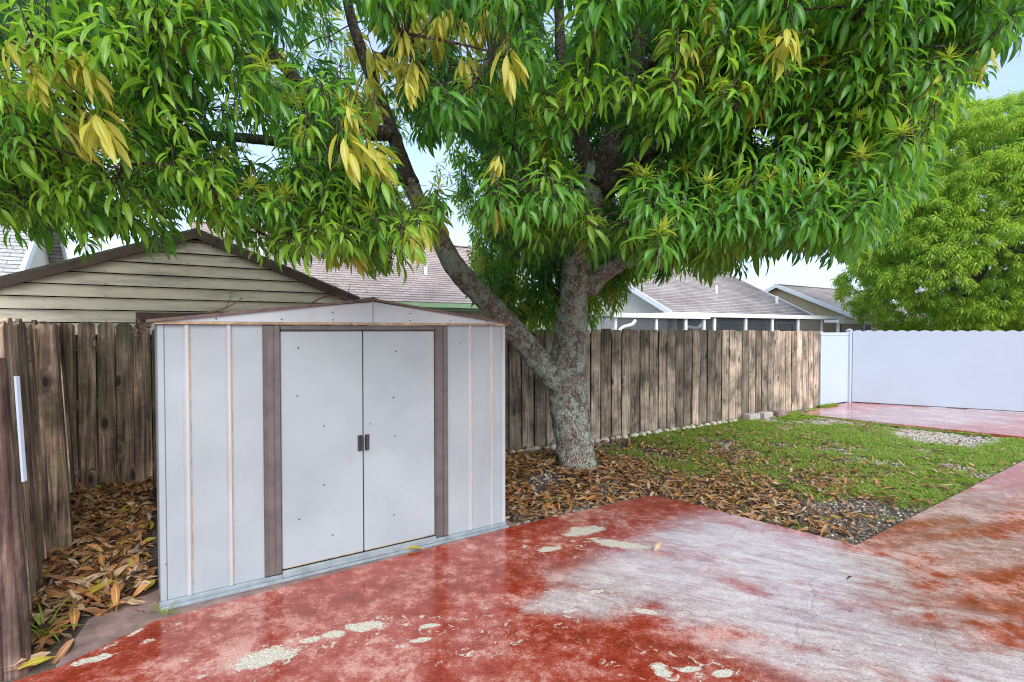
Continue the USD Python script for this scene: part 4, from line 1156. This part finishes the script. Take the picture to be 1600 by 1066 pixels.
limb('trunk', trunk_pts, [0.215, 0.205, 0.222, 0.240, 0.208, 0.190, 0.198, 0.185, 0.17], 40, 90, 0.30, 3, 'lichen_bark', flare_fn)
limb('limb', [(872, 600, 6.72), (838, 558, 6.68), (795, 508, 6.6), (745, 455, 6.5), (708, 412, 6.4), (688, 375, 6.35), (655, 318, 6.25), (640, 280, 6.2)], [0.15, 0.146, 0.138, 0.132, 0.126, 0.11, 0.098, 0.09], 20, 70, 0.3, 5, 'lichen_bark')
limb('limb', [(644, 290, 6.21), (632, 262, 6.15), (612, 205, 6.0), (578, 115, 5.8), (548, 25, 5.6), (540, -80, 5.5)], [0.09, 0.085, 0.075, 0.062, 0.05, 0.04], 16, 50, 0.3, 6)
limb('limb', [(918, 455, 6.8), (940, 430, 6.72), (975, 410, 6.6), (1015, 402, 6.45), (1070, 402, 6.25), (1130, 385, 6.05), (1200, 350, 5.8), (1290, 300, 5.6)], [0.13, 0.115, 0.085, 0.075, 0.06, 0.05, 0.04, 0.02], 14, 50, 0.3, 7, 'lichen_bark')
limb('limb', [(930, 290, 6.9), (950, 245, 6.85), (962, 200, 6.8), (985, 120, 6.6), (1010, 20, 6.4), (1020, -150, 6.2)], [0.16, 0.15, 0.12, 0.10, 0.085, 0.05], 14, 40, 0.3, 9)
limb('limb', [(930, 300, 6.9), (915, 240, 7.0), (890, 170, 7.1), (875, 60, 7.2), (860, -120, 7.3)], [0.13, 0.11, 0.085, 0.07, 0.05], 12, 36, 0.3, 10)
limb('limb', [(945, 300, 6.85), (975, 270, 6.7), (1010, 243, 6.5), (1065, 215, 6.2), (1110, 190, 5.9), (1200, 150, 5.4), (1330, 90, 5.0)], [0.12, 0.085, 0.07, 0.06, 0.055, 0.04, 0.02], 12, 40, 0.3, 11)
limb('limb', [(985, 120, 6.6), (1040, 80, 6.2), (1090, 40, 5.8), (1180, 0, 5.2), (1300, -60, 4.8)], [0.08, 0.07, 0.06, 0.045, 0.02], 10, 30, 0.3, 12)
limb('limb', [(612, 205, 6.0), (560, 205, 5.7), (510, 175, 5.4), (430, 90, 5.0), (340, 20, 4.6), (250, -60, 4.3)], [0.09, 0.07, 0.06, 0.05, 0.04, 0.02], 10, 36, 0.3, 13)
limb('limb', [(640, 290, 6.2), (590, 260, 5.9), (520, 240, 5.5), (420, 220, 5.0), (300, 210, 4.6), (120, 200, 4.2), (-100, 200, 3.9)], [0.07, 0.06, 0.05, 0.045, 0.04, 0.03, 0.015], 10, 40, 0.3, 14)
limb('limb', [(430, 90, 5.0), (330, 90, 4.7), (225, 62, 4.4), (130, 5, 4.1), (20, -60, 3.9)], [0.05, 0.042, 0.036, 0.03, 0.015], 8, 30, 0.3, 15)
limb('limb', [(578, 115, 5.8), (640, 60, 5.3), (720, 20, 4.8), (800, -20, 4.4)], [0.06, 0.05, 0.035, 0.015], 8, 26, 0.3, 16)
limb('limb', [(895, 480, 6.95), (860, 450, 7.4), (820, 410, 8.0), (760, 370, 8.6)], [0.07, 0.05, 0.04, 0.02], 10, 26, 0.3, 17)
limb('limb', [(985, 60, 6.5), (930, 40, 5.9), (900, 80, 5.3), (880, 110, 4.9)], [0.06, 0.05, 0.035, 0.015], 8, 26, 0.3, 18)

SK = np.vstack(skeleton)
sk = cKDTree(SK)
# clear leaves off the wood itself
dist, _ = sk.query(P0)
P0, d0 = P0[dist > 0.19], d0[dist > 0.19]
# shoot tips that stand out in front: yellow hanging clusters and flushes of new leaves
Y_SPOTS = [(570, 105, 4.0), (585, 150, 3.9), (560, 190, 4.1), (600, 80, 4.2), (548, 145, 4.2), (575, 60, 4.1), (640, 25, 3.9), (680, 45, 3.8), (715, 30, 3.9), (755, 35, 4.0), (790, 55, 3.9), (660, 95, 4.2), (700, 5, 3.8), (620, 20, 4.0), (735, 80, 4.3),
           (100, 80, 3.7), (75, 100, 3.8), (55, 60, 3.7), (160, 130, 3.9), (190, 150, 4.0), (130, 165, 3.8), (20, 60, 3.7), (672, 350, 6.0), (535, 380, 5.0), (560, 390, 5.1), (835, 480, 7.6), (820, 470, 7.5), (1240, 15, 4.2), (1190, 60, 4.6)]
F_SPOTS = [(330, 15, 3.9), (355, 60, 3.9), (300, 40, 4.0), (470, 165, 4.3), (430, 135, 4.2), (500, 190, 4.5), (200, 205, 3.9), (245, 225, 4.0), (300, 195, 4.1), (420, 330, 4.6), (400, 355, 4.6), (470, 350, 4.8), (820, 135, 4.8), (870, 125, 4.9), (835, 230, 5.2), (815, 265, 5.2), (940, 105, 4.7),
           (1120, 75, 4.3), (1145, 60, 4.3), (1240, 95, 4.1), (1300, 75, 4.0), (1270, 110, 4.1), (1310, 155, 4.2), (1240, 155, 4.3), (1060, 165, 4.7), (1500, 35, 4.9), (1110, 185, 4.6), (610, 320, 5.6), (60, 130, 3.7), (40, 205, 3.8), (130, 95, 3.9), (230, 140, 4.0), (380, 240, 4.4), (160, 300, 4.1), (260, 300, 4.2), (560, 320, 5.2), (1390, 60, 4.6), (1180, 130, 4.4), (1000, 60, 4.7)]
extra = np.array([aty(*q) for q in Y_SPOTS + F_SPOTS])
ok = cKDTree(extra).query(P0)[0] > 0.13
ok &= ~((cKDTree(np.array([aty(a, c_, b - k) for a, c_, b in Y_SPOTS for k in (0.15, 0.35, 0.55)])).query(P0)[0] < 0.20))
P0, d0 = np.vstack([P0[ok], extra]), np.concatenate([d0[ok], np.zeros(len(extra))])
NW = len(P0)
FORCED = ['yellow'] * len(Y_SPOTS) + ['flush'] * len(F_SPOTS)

print('shoots', NW)
# what each shoot tip looks like: new growth towards the light outside, dark ones inside, yellow hangers in a few places
px, py = proj(P0)
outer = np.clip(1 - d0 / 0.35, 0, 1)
lump2 = meshkit.fbm(P0 * 1.6 + 40, 2, 33)
kinds = []
YEL = [(610, 90, 80, 90), (745, 55, 60, 50), (560, 185, 40, 45), (130, 165, 70, 50), (75, 95, 75, 40), (30, 70, 40, 60), (175, 140, 40, 30), (590, 130, 50, 80), (680, 25, 110, 45), (640, 60, 60, 55), (670, 355, 22, 34), (535, 375, 28, 26), (805, 440, 10, 10), (840, 500, 34, 26), (1100, 60, 40, 40), (1235, 20, 18, 30), (1190, 130, 16, 16)]
FLU = [(330, 60, 60, 45), (430, 150, 60, 45), (210, 230, 60, 40), (700, 190, 0, 0), (1150, 120, 60, 70), (1270, 90, 50, 50), (1000, 170, 60, 50), (830, 140, 60, 60), (420, 330, 40, 40), (870, 210, 40, 50), (1230, 160, 60, 40), (600, 300, 50, 50), (60, 150, 60, 40), (1490, 60, 40, 40), (480, 60, 50, 50), (1060, 165, 40, 40)]
for i in range(NW):
    r = tr.random()
    if i >= NW - len(FORCED):
        kinds.append(FORCED[i - NW + len(FORCED)])
        continue
    isy = any((((px[i] - a) / b) ** 2 + ((py[i] - c_) / e) ** 2) < 1 for a, c_, b, e in YEL) and P0[i, 1] < 6.6
    isf = any(b and (((px[i] - a) / b) ** 2 + ((py[i] - c_) / e) ** 2) < 1 for a, c_, b, e in FLU) and P0[i, 1] < 5.6
    if isy and r < 0.55:
        kinds.append('yellow')
    elif isf and r < 0.6:
        kinds.append('flush')
    elif r < 0.015:
        kinds.append('yellow')
    else:
        score = 0.50 * outer[i] + 0.75 * (lump2[i] - 0.35) + 0.25 * (tr.random() - 0.5) + (0.12 if P0[i, 0] < -0.5 else 0.0) + (0.6 if P0[i, 1] > 7.2 and P0[i, 2] < 4.0 else 0)  # brighter kinds behind the trunk put light into the leaf colour
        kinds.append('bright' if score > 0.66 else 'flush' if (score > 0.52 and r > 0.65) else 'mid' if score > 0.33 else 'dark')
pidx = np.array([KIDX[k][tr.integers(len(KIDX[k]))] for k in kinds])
yaw = tr.random(NW) * 2 * np.pi
tilt = tr.normal(0, 0.22, (NW, 2))
ctr = np.array([0.3, 6.3, 4.2])
outv = P0 - ctr
outv /= np.linalg.norm(outv, axis=1, keepdims=True)
ROT = Rotation.from_rotvec(np.stack([-outv[:, 1] * 0.30 + tilt[:, 0], outv[:, 0] * 0.30 + tilt[:, 1], np.zeros(NW)], -1)) * Rotation.from_rotvec(np.stack([np.zeros(NW), np.zeros(NW), yaw], -1))
SC = 0.72 + 0.62 * tr.random(NW) ** 1.3

# the leaves that show largest are parts of their own
vis = np.where((px > 20) & (px < 1580) & (py > 10) & (py < 520) & (np.array(kinds) != 'flush'))[0]
order = vis[np.argsort(P0[vis, 1])]
single, nleaf = [], 0
for i in order:
    n = {'dark': 13, 'mid': 13, 'bright': 12, 'yellow': 13}[kinds[i]]
    if nleaf + n > 300:
        break
    k = pidx[i]
    seed = {'dark': 100, 'mid': 200, 'bright': 300, 'yellow': 500}[kinds[i]] + KIDX[kinds[i]].index(k)
    hang = {'dark': 0.35 + 0.15 * (seed - 100), 'mid': 0.25 + 0.15 * (seed - 200), 'bright': 0.2, 'yellow': 0.8}[kinds[i]]
    Lf = {'bright': 0.136, 'yellow': 0.165}.get(kinds[i], 0.14)
    for V, F, UV in whorl_leaves(seed, n, Lf, hang, 'hang' if kinds[i] == 'yellow' else 'normal'):
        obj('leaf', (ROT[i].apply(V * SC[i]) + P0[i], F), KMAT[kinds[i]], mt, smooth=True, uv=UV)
    nleaf += n
    single.append(i)
rest = np.setdiff1d(np.arange(NW), single)
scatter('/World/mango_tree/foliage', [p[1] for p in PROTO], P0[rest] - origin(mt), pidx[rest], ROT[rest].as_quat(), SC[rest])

# twigs: cluster shoots, run a branchlet to the nearest wood, then a twig to each shoot
K = 800
cen = P0[tr.choice(NW, K, replace=False)]
for _ in range(4):
    own = cKDTree(cen).query(P0)[1]
    cen = np.array([P0[own == k].mean(0) if (own == k).any() else cen[k] for k in range(K)])
tw = []
best, ni = sk.query(cen)
src = SK[ni].copy()
size = np.full(K, 0.004)
todo = np.ones(K, bool)
best = best * 1.25
for _ in range(K):
    k = int(np.argmin(np.where(todo, best, 1e9)))
    todo[k] = False
    a, b = src[k], cen[k] - [0, 0, 0.06]
    Lk = np.linalg.norm(b - a)
    mid = (a + b) / 2 + [0, 0, 0.10 * Lk] + tr.normal(0, 0.05 * Lk, 3)
    tw.append(tube(resample(np.array([a, mid, b]), 7), np.linspace(0.007 + 0.006 * min(Lk, 1.5), 0.006, 7), 5))
    dk = np.linalg.norm(cen - cen[k], axis=1)
    better = todo & (dk < best)
    best[better], src[better] = dk[better], b
obj('branch', cat(tw), 'plain_bark', mt, smooth=True, kind='stuff')
tw = []
for i in range(NW):
    a, b = cen[own[i]] - [0, 0, 0.1], P0[i]
    tw.append(tube(np.array([a, (a + b) / 2 + [0, 0, -0.04], b]), [0.005, 0.0035, 0.003], 3))
obj('twig', cat(tw), 'plain_bark', mt, smooth=True, kind='stuff')

# second tree, beyond the white fence
t2 = thing('mango_tree', 'bright yellow green round crowned tree beyond the white vinyl fence', 'tree', loc=(15.2, 18.4, 0))
C2 = [((16.6, 18.6, 5.6), (4.7, 4.2, 3.7)), ((14.6, 17.8, 3.9), (3.0, 3.0, 2.3)), ((18.5, 17.5, 4.2), (4.2, 3.4, 2.8)), ((16.0, 17.4, 7.0), (2.8, 2.6, 2.1)), ((13.6, 18.4, 3.4), (2.2, 2.0, 1.7))]
cand = tr.uniform([10.5, 13.5, 1.7], [23, 23, 9.8], (190000, 3))
dep = np.max([1 - np.sqrt((((cand - c_) / r_) ** 2).sum(-1)) for c_, r_ in C2], axis=0)
lump = meshkit.fbm(cand * 0.95, 3, 55)
billow = meshkit.noise(cand * [1.1, 1.1, 1.5], 61)
keep = (dep > -0.02 + 0.42 * (lump - 0.5)) & (tr.random(len(cand)) < np.exp(-np.clip(dep, 0, 1) * 5) * np.clip((billow - 0.33) * 6, 0.04, 1) * 0.9)
P2 = cand[keep]
n2 = len(P2)
FAR = [[(*join(whorl_leaves(600 + i, 14, 0.24, 0.3)), 'leaf_far')] for i in range(2)] + [[(*join(whorl_leaves(650 + i, 14, 0.24, 0.2)), 'leaf_far_bright')] for i in range(2)] + [[(*join(whorl_leaves(680, 13, 0.24, 0.4)), 'leaf_mid')]]
sc2 = 0.5 * (billow[keep]) + 0.5 * tr.random(n2) + 0.25 * np.exp(-np.clip(dep[keep], 0, 1) * 6)
i2 = np.where(sc2 > 0.54, 2 + tr.integers(0, 2, n2), np.where(sc2 > 0.34, tr.integers(0, 2, n2), 4))
R2 = Rotation.from_rotvec(np.column_stack([tr.normal(0, 0.3, (n2, 2)), np.zeros(n2)])) * Rotation.from_rotvec(np.column_stack([np.zeros((n2, 2)), tr.random(n2) * 6.28]))
tp = resample(np.array([[15.2, 18.4, -0.05], [15.1, 18.4, 1.0], [15.3, 18.5, 2.4], [15.8, 18.5, 4.2], [16.2, 18.5, 6.5]]), 24)
obj('trunk', tube(tp, np.interp(np.linspace(0, 1, 24), [0, 0.15, 1], [0.36, 0.26, 0.07]), 14, 0.3, 4), 'plain_bark', t2, smooth=True)
S2 = [tp]
for k, (e, h) in enumerate((((13.2, 18.0, 3.8), 1.6), ((13.6, 18.4, 5.4), 2.4), ((18.6, 17.6, 4.6), 2.0), ((18.8, 19.0, 6.4), 3.0), ((15.4, 16.4, 5.0), 2.6), ((17.0, 20.6, 6.6), 3.4))):
    a = np.array([np.interp(h, tp[:, 2], tp[:, 0]), np.interp(h, tp[:, 2], tp[:, 1]), h])
    b = np.array(e)
    P = resample(np.array([a, (a + b) / 2 + [0, 0, 0.25], b]), 14)
    obj('limb', tube(P, np.linspace(0.13, 0.035, 14), 9, 0.3, k), 'plain_bark', t2, smooth=True)
    S2.append(P)
S2 = np.vstack(S2)
sub = P2[tr.choice(n2, 240, replace=False)]
_, ni = cKDTree(S2).query(sub)
obj('branch', cat([tube(resample(np.array([S2[n], (S2[n] + p) / 2 + [0, 0, 0.15], p]), 7), np.linspace(0.035, 0.012, 7), 5) for n, p in zip(ni, sub)]), 'plain_bark', t2, smooth=True, kind='stuff')
scatter('/World/mango_tree_001/foliage', FAR, P2 - origin(t2), i2, R2.as_quat(), 0.56 + 0.32 * tr.random(n2))

# ------------------------------------------------------------------ stones along the fence foot
sr = np.random.default_rng(5)


def stone(c_, size, seed):
    m = trimesh.creation.icosphere(2)
    m.vertices = m.vertices * (1 + 0.35 * (meshkit.fbm(m.vertices * 1.4, 2, seed) - 0.5)[:, None]) * size
    m.vertices = rotz(m.vertices, seed * 1.7)
    m.vertices += c_
    return m


u, k = 2.72, 0
while u < 9.35:
    s = 0.045 + 0.03 * sr.random()
    v = FENV - 0.16 + 0.05 * (sr.random() - 0.5) - 0.015 * max(u - 6, 0)
    g = float(ground_z(np.array(u), np.array(v)))
    lab = f"{'large' if s > 0.06 else 'small'} pale rounded stone edging the fence foot {'between shed and trunk' if u < 4.6 else 'just right of the trunk' if u < 6.3 else 'towards the concrete blocks'}"
    obj('edging_stone', stone(W((u, v, g + s * 0.42)), np.array([s * 1.15, s * 0.8, s * 0.8]), k), 'edging_stone', smooth=True, label=lab, category='stone', group='stones: ' + lab[:80])
    u += s * (1.9 + 1.0 * sr.random())
    k += 1
for i, (u, v, w, lab) in enumerate(((9.55, 6.15, 0.34, 'grey concrete block nearest the tree in the fence edging'), (9.95, 6.10, 0.30, 'grey concrete block in the middle of three by the fence'), (10.32, 6.03, 0.30, 'reddish concrete block farthest along the fence edging'))):
    g = float(ground_z(np.array(u), np.array(v)))
    obj('concrete_block', bevbox(u, u + w, v, v + 0.16, g - 0.02, g + 0.13, 0.012), 'cinder_block' if i < 2 else 'old_concrete', label=lab, category='concrete block')

# ------------------------------------------------------------------ leaf litter, gravel, grass
def fallen_shape(seed, Lf=0.17):
    r = np.random.default_rng(seed)
    V, F, UV = leaf_mesh(Lf * (0.8 + 0.4 * r.random()), Lf * (0.26 + 0.1 * r.random()), 0.9 * (r.random() - 0.4), 0.15 + 0.7 * r.random(), 0.5 * r.random(), seed, 5)
    V[:, 0] -= V[:, 0].mean()
    V[:, 1] += 0.02 * np.sin(V[:, 0] / Lf * 2.2 + r.random() * 3)
    V[:, 2] -= V[:, 2].min() - 0.002
    return V, F, UV


FALL = ['dry_brown', 'dry_orange', 'dry_tan', 'dry_dark', 'dry_yellow']


def in_shed(u, v):
    return (u > -0.04) & (u < 2.68) & (v > 3.98) & (v < 5.62)


def ground_points(n, dens, rg):
    """random points (u, v) with a density function, clear of slabs, shed and trunk"""
    out = []
    while sum(map(len, out)) < n:
        u, v = rg.uniform(-0.66, 12.4, 20000), rg.uniform(2.1, 6.42, 20000)
        soil = ((u > 2.72) & (v > np.interp(u, [2.7, 4.1, 4.36, 4.46, 4.75, 9.9, 12], [4.06, 4.03, 3.97, 3.82, 2.16, 2.33, 2.36])) & (u < np.interp(v, [2.3, 2.74, 5, 6.0, 6.2], [11.78, 11.7, 11.25, 11.1, 12.5]))) | ((u < -0.03) & (v > 3.74 + 0.3 * (u + 0.5)))
        ok = soil & ~in_shed(u, v) & (np.hypot(u - 4.41, v - 5.15) > 0.30) & (rg.random(20000) < dens(u, v))
        out.append(np.column_stack([u[ok], v[ok]]))
    return np.vstack(out)[:n]


def gauss(u, v, a, b, su, sv):
    return np.exp(-((u - a) / su) ** 2 - ((v - b) / sv) ** 2)


def litter_density(u, v):
    p = np.stack([u, v, np.zeros_like(u)], -1)
    n = meshkit.fbm(p * 1.6, 3, 70)
    base = 1.0 * gauss(u, v, 3.9, 5.2, 1.6, 1.3) + 0.55 * gauss(u, v, 5.5, 3.8, 1.3, 1.6) + 0.5 * gauss(u, v, 5.7, 2.9, 1.0, 0.7) + 0.16 * gauss(u, v, 7.5, 4.2, 2.6, 2.0)
    left = (u < 0) * np.clip((v - 3.9) / 0.8, 0.12, 1) * 1.3 * np.clip(np.where(u > -0.42, (v - 4.05) / 0.35, 1), 0.03, 1)
    return np.clip(base * np.clip((n - 0.28) * 3.2, 0.1, 1) + left, 0, 1)


def place_leaves(UVp, rg, lift):
    g = ground_z(UVp[:, 0], UVp[:, 1])
    n = len(UVp)
    P = W(np.column_stack([UVp, g + lift * rg.random(n) + 0.004]))
    tl = np.where(UVp[:, :1] < 0, 0.42, 0.26)
    R = Rotation.from_rotvec(np.column_stack([rg.normal(0, 1, (n, 2)) * tl, np.zeros(n)])) * Rotation.from_rotvec(np.column_stack([np.zeros((n, 2)), rg.random(n) * 6.28]))
    return P, R


lr = np.random.default_rng(91)
LP = ground_points(10500, litter_density, lr)
PL, RL = place_leaves(LP, lr, 0.035)
PL[LP[:, 0] < 0, 2] += 0.03 * lr.random((LP[:, 0] < 0).sum())
col = lr.choice(5, len(LP), p=[0.30, 0.22, 0.26, 0.16, 0.06])
lx, ly = proj(PL)
seen = (lx > 5) & (lx < 1595) & (ly > 5) & (ly < 1060)
ordl = np.argsort(np.where(seen, np.linalg.norm(PL - [0, 0, EYE], axis=1), 1e9))
big = ordl[:285]
names = ['brown', 'orange brown', 'pale tan', 'dark brown', 'yellow']
for i in big:
    left = LP[i, 0] < 0.5
    V, F, UV = fallen_shape(int(1000 + i % 40))
    a_, b_ = LP[i]
    if left:
        where = ('at the ragged front edge of the heap beside the shed' if b_ < 4.3 else 'in the heap, against the left fence boards' if a_ < -0.38 else 'in the heap, close along the shed wall' if b_ < 5.3 else 'at the back of the heap under the rear fence')
    else:
        where = 'on the soil between shed and tree trunk'
    obj('fallen_leaf', (RL[i].apply(V) + PL[i], F), FALL[col[i]], smooth=True, uv=UV, label=f'dry {names[col[i]]} mango leaf {where}', category='leaf', group=f'fallen {names[col[i]]} leaves {where}')
restl = np.setdiff1d(np.arange(len(LP)), big)
LPROTO = [[(fallen_shape(1100 + 10 * c_ + k)[:2], fallen_shape(1100 + 10 * c_ + k)[2], FALL[c_])] for c_ in range(5) for k in range(4)]
scatter('/World/leaf_litter', LPROTO, PL[restl], col[restl] * 4 + lr.integers(0, 4, len(restl)), RL[restl].as_quat(), np.where(LP[restl, 0] > 4.7, 0.32, 0.5) + 0.45 * lr.random(len(restl)),
        'brown fallen mango leaves covering the soil around the tree', 'leaf litter')

# a few leaves lying apart, each with its own place
for px_, py_, c_, yaw_, lab, tl in ((1027, 858, 2, 1.2, 'curled tan leaf standing on the wet patio', 0.9), (650, 861, 4, 0.3, 'yellow leaf at the foot of the right shed door', 0.1), (852, 787, 4, 2.6, 'large yellow leaf lying by the small green weed', 0.2), (890, 772, 4, 0.6, 'small yellow leaf on the gravel beside the trunk', 0.1),
                                 (62, 1035, 4, 1.0, 'green yellow leaf at the foot of the brown end post', 0.3), (30, 1020, 1, 1.8, 'orange leaf leaning against the brown end post', 0.6), (18, 1046, 2, 0.3, 'tan leaf at the lower left picture corner', 0.3), (1200, 792, 1, 0.2, 'orange leaf lying near the patio edge on dark gravel', 0.1), (1330, 905, 3, 0.2, 'tiny dark leaf on the patio by the walkway joint', 0.1)):
    V, F, UV = fallen_shape(int(px_), 0.15 if px_ != 1330 else 0.06)
    q = gp(px_, py_, 0.004 if px_ > 640 and py_ > 850 else -0.02)
    if px_ < 100:
        q = gp(px_, py_, 0.01)
    R = Rotation.from_rotvec([0, 0, yaw_]) * Rotation.from_rotvec([tl, -tl * 0.8, 0])
    V = R.apply(V)
    V[:, 2] -= V[:, 2].min()
    obj('fallen_leaf', (V + q, F), FALL[c_], smooth=True, uv=UV, label=lab, category='leaf')
V, F, UV = fallen_shape(5, 0.16)
obj('fallen_leaf', (V + W((2.05, GV - 0.05, GZ - GS * 1.6 + 0.075)), F), 'dry_yellow', smooth=True, uv=UV, label='yellow leaf resting on the brown roof trim of the outbuilding', category='leaf')


def pebble(seed, s):
    m = trimesh.creation.icosphere(1)
    r = np.random.default_rng(seed)
    m.vertices = m.vertices * (0.75 + 0.5 * r.random((len(m.vertices), 1))) * [s, s * 0.8, s * 0.55]
    return m


def gravel_density(u, v):
    p = np.stack([u, v, np.zeros_like(u)], -1)
    n = meshkit.fbm(p * 1.3, 3, 80)
    a = gauss(u, v, 3.1, 4.25, 0.8, 0.28) * 1.2 + gauss(u, v, 5.2, 3.6, 1.3, 1.3) * 0.3 + gauss(u, v, 10.2, 4.0, 1.4, 1.8) * 0.8 + gauss(u, v, 8.6, 2.75, 1.8, 0.35) * 0.4 + 0.14
    return np.clip(a * np.clip((n - 0.25) * 3, 0.05, 1) + 0.06, 0, 1) * (u > 0)


GP = ground_points(21000, gravel_density, lr)
g = ground_z(GP[:, 0], GP[:, 1])
pp = np.where(GP[:, 0] > 8, 0.92, np.where(GP[:, 0] < 4.0, 0.42, 0.16))
pale_ = lr.random(len(GP)) < pp
R = Rotation.from_rotvec(np.column_stack([lr.normal(0, 0.3, (len(GP), 2)), np.zeros(len(GP))])) * Rotation.from_rotvec(np.column_stack([np.zeros((len(GP), 2)), lr.random(len(GP)) * 6.28]))
scatter('/World/gravel', [[(pebble(k, 0.0135), None, 'gravel_dark' if k < 4 else 'gravel_pale')] for k in range(8)], W(np.column_stack([GP, g + 0.004])), np.where(pale_, 4, 0) + lr.integers(0, 4, len(GP)), R.as_quat(), 0.6 + 0.9 * lr.random(len(GP)),
        'grey and pale gravel on the bare soil of the yard', 'gravel')


def tuft(seed, n, h, spread, mat):
    r = np.random.default_rng(seed)
    ls = []
    for i in range(n):
        V, F, UV = leaf_mesh(h * (0.55 + 0.6 * r.random()), h * 0.16, 0.6 + 0.9 * r.random(), 0.3, 0, seed + i, 3)
        V = rotz(roty(V, 0.35 + 0.95 * r.random()), r.random() * 6.28)
        a, q = r.random() * 6.28, spread * math.sqrt(r.random())
        ls.append((V + [q * math.cos(a), q * math.sin(a), 0], F, UV))
    return [(*join(ls), mat)]


def grass_density(u, v):
    p = np.stack([u, v, np.zeros_like(u)], -1)
    n = meshkit.fbm(p * 1.5, 4, 95)
    a = gauss(u, v, 8.5, 4.4, 2.0, 1.7) * 1.2 + gauss(u, v, 8.2, 5.4, 2.0, 0.8) * 0.8 + gauss(u, v, 7.6, 3.0, 1.6, 0.7) * 0.8 + gauss(u, v, 11.0, 5.9, 1.5, 0.3) * 0.7 + 0.35 * (u > 9) * (v < 2.9)
    a = a * (1 - 0.6 * np.clip(gauss(u, v, 10.5, 3.8, 0.9, 1.2), 0, 1))
    return np.clip(a * np.clip((n - 0.30) * 2.6, 0.04, 1) - 0.02, 0, 1) * (u > 4.4)


GR = ground_points(15500, grass_density, lr)
edge = np.column_stack([lr.uniform(11.1, 11.7, 260), np.zeros(260)])
edge[:, 1] = np.interp(edge[:, 0], [11.16, 11.3, 11.75], [5.99, 5.0, 2.74]) + lr.normal(0, 0.1, 260)
edge[:, 0] -= 0.06
corner_ = np.column_stack([lr.uniform(12.5, 13.1, 120), lr.uniform(6.24, 6.36, 120)])
GR = np.vstack([GR, edge[edge[:, 1] > 2.5]])
g = ground_z(GR[:, 0], GR[:, 1])
PG = W(np.column_stack([GR, g]))
PG = np.vstack([PG, W(np.column_stack([corner_, np.full(120, 0.008)]))])
n = len(PG)
gi = np.where(lr.random(n) < 0.22, 3 + lr.integers(0, 2, n), lr.integers(0, 3, n))
R = Rotation.from_rotvec(np.column_stack([np.zeros((n, 2)), lr.random(n) * 6.28]))
scatter('/World/grass', [tuft(700 + k, 12, 0.085, 0.06, 'grass') for k in range(3)] + [tuft(720 + k, 8, 0.075, 0.06, 'grass_dry') for k in range(2)], PG, gi, R.as_quat(), 0.6 + 0.7 * lr.random(n), 'patchy short green grass and weeds on the far half of the yard', 'grass')

# weeds and twigs one can point at
for px_, py_, n_, h_, lab in ((862, 778, 12, 0.17, 'small broad leaved green weed between shed and trunk'), (257, 957, 14, 0.16, 'tuft of thin grass at the front left shed corner'), (70, 985, 14, 0.32, 'long grass blades beside the brown end post'), (120, 900, 12, 0.22, 'thin grass blades among the leaves by the left fence'), (985, 748, 9, 0.10, 'little weed at the right foot of the trunk'), (1290, 634, 16, 0.2, 'grass tuft where board fence meets white fence')):
    q = gp(px_, py_, 0.0)
    y_ = toyard(q)
    q[2] = float(ground_z(np.array(y_[0]), np.array(y_[1])))
    w_ = thing('weed', lab, 'weed', loc=q)
    ls = []
    r = np.random.default_rng(px_)
    broad = px_ in (862,)
    for i in range(n_):
        V, F, UV = leaf_mesh(h_ * (0.6 + 0.5 * r.random()), h_ * (0.34 if broad else 0.05), 0.8 + 0.6 * r.random(), 0.25, 0, i, 4)
        V = rotz(roty(V, (0.3 if broad else 0.7) + 0.6 * r.random()), i * 2.4)
        ls.append((V + q + [0, 0, 0.01], F, UV))
    if broad:
        for V, F, UV in ls:
            obj('leaf', (V, F), 'leaf_bright', w_, smooth=True, uv=UV)
    else:
        m, UV = join(ls)
        obj('blades', m, 'grass', w_, smooth=True, uv=UV)
for pts, lab in (([(W((0.95, gv - 0.03, 1.935))), W((1.12, gv - 0.02, 1.99)), W((1.25, gv - 0.03, 1.965)), W((1.45, gv + 0.0, 2.0))], 'bare dead twig lying on the shed roof left of the peak'),
                 ([W((0.3, gv - 0.03, 1.86)), W((0.42, gv - 0.05, 1.90)), W((0.5, gv - 0.03, 1.96))], 'short dead twig on the left slope of the shed roof'),
                 ([W((0.62, GV - 0.1, 2.72)), W((0.66, GV - 0.13, 2.80)), W((0.73, GV - 0.1, 2.86))], 'dead twig hanging under the gable peak of the outbuilding')):
    t_ = thing('dead_twig', lab, 'twig', loc=pts[0])
    P = resample(np.array(pts), 12)
    obj('stick', tube(P, np.linspace(0.006, 0.003, 12), 6), 'dead_twig', t_, smooth=True)
    obj('side_shoot', tube(np.array([P[5], P[5] + [0.04, -0.02, 0.05], P[5] + [0.05, -0.02, 0.10]]), [0.003, 0.0025, 0.0015], 5), 'dead_twig', t_)
wt = thing('tangled_twine', 'tangle of dry vine at the upper left corner of the shed', 'vine', loc=W((0.0, FV, 1.78)))
r = np.random.default_rng(8)
for k in range(4):
    P = W((-0.02, FV + 0.02, 1.78)) + np.cumsum(r.normal(0, 0.010, (14, 3)), 0) + np.linspace(0, 1, 14)[:, None] * np.array([-0.03 * (k + 1), 0.02, -0.02 * k])
    obj('strand', tube(resample(P, 40), np.full(40, 0.0035), 5), 'dead_twig', wt, smooth=True)
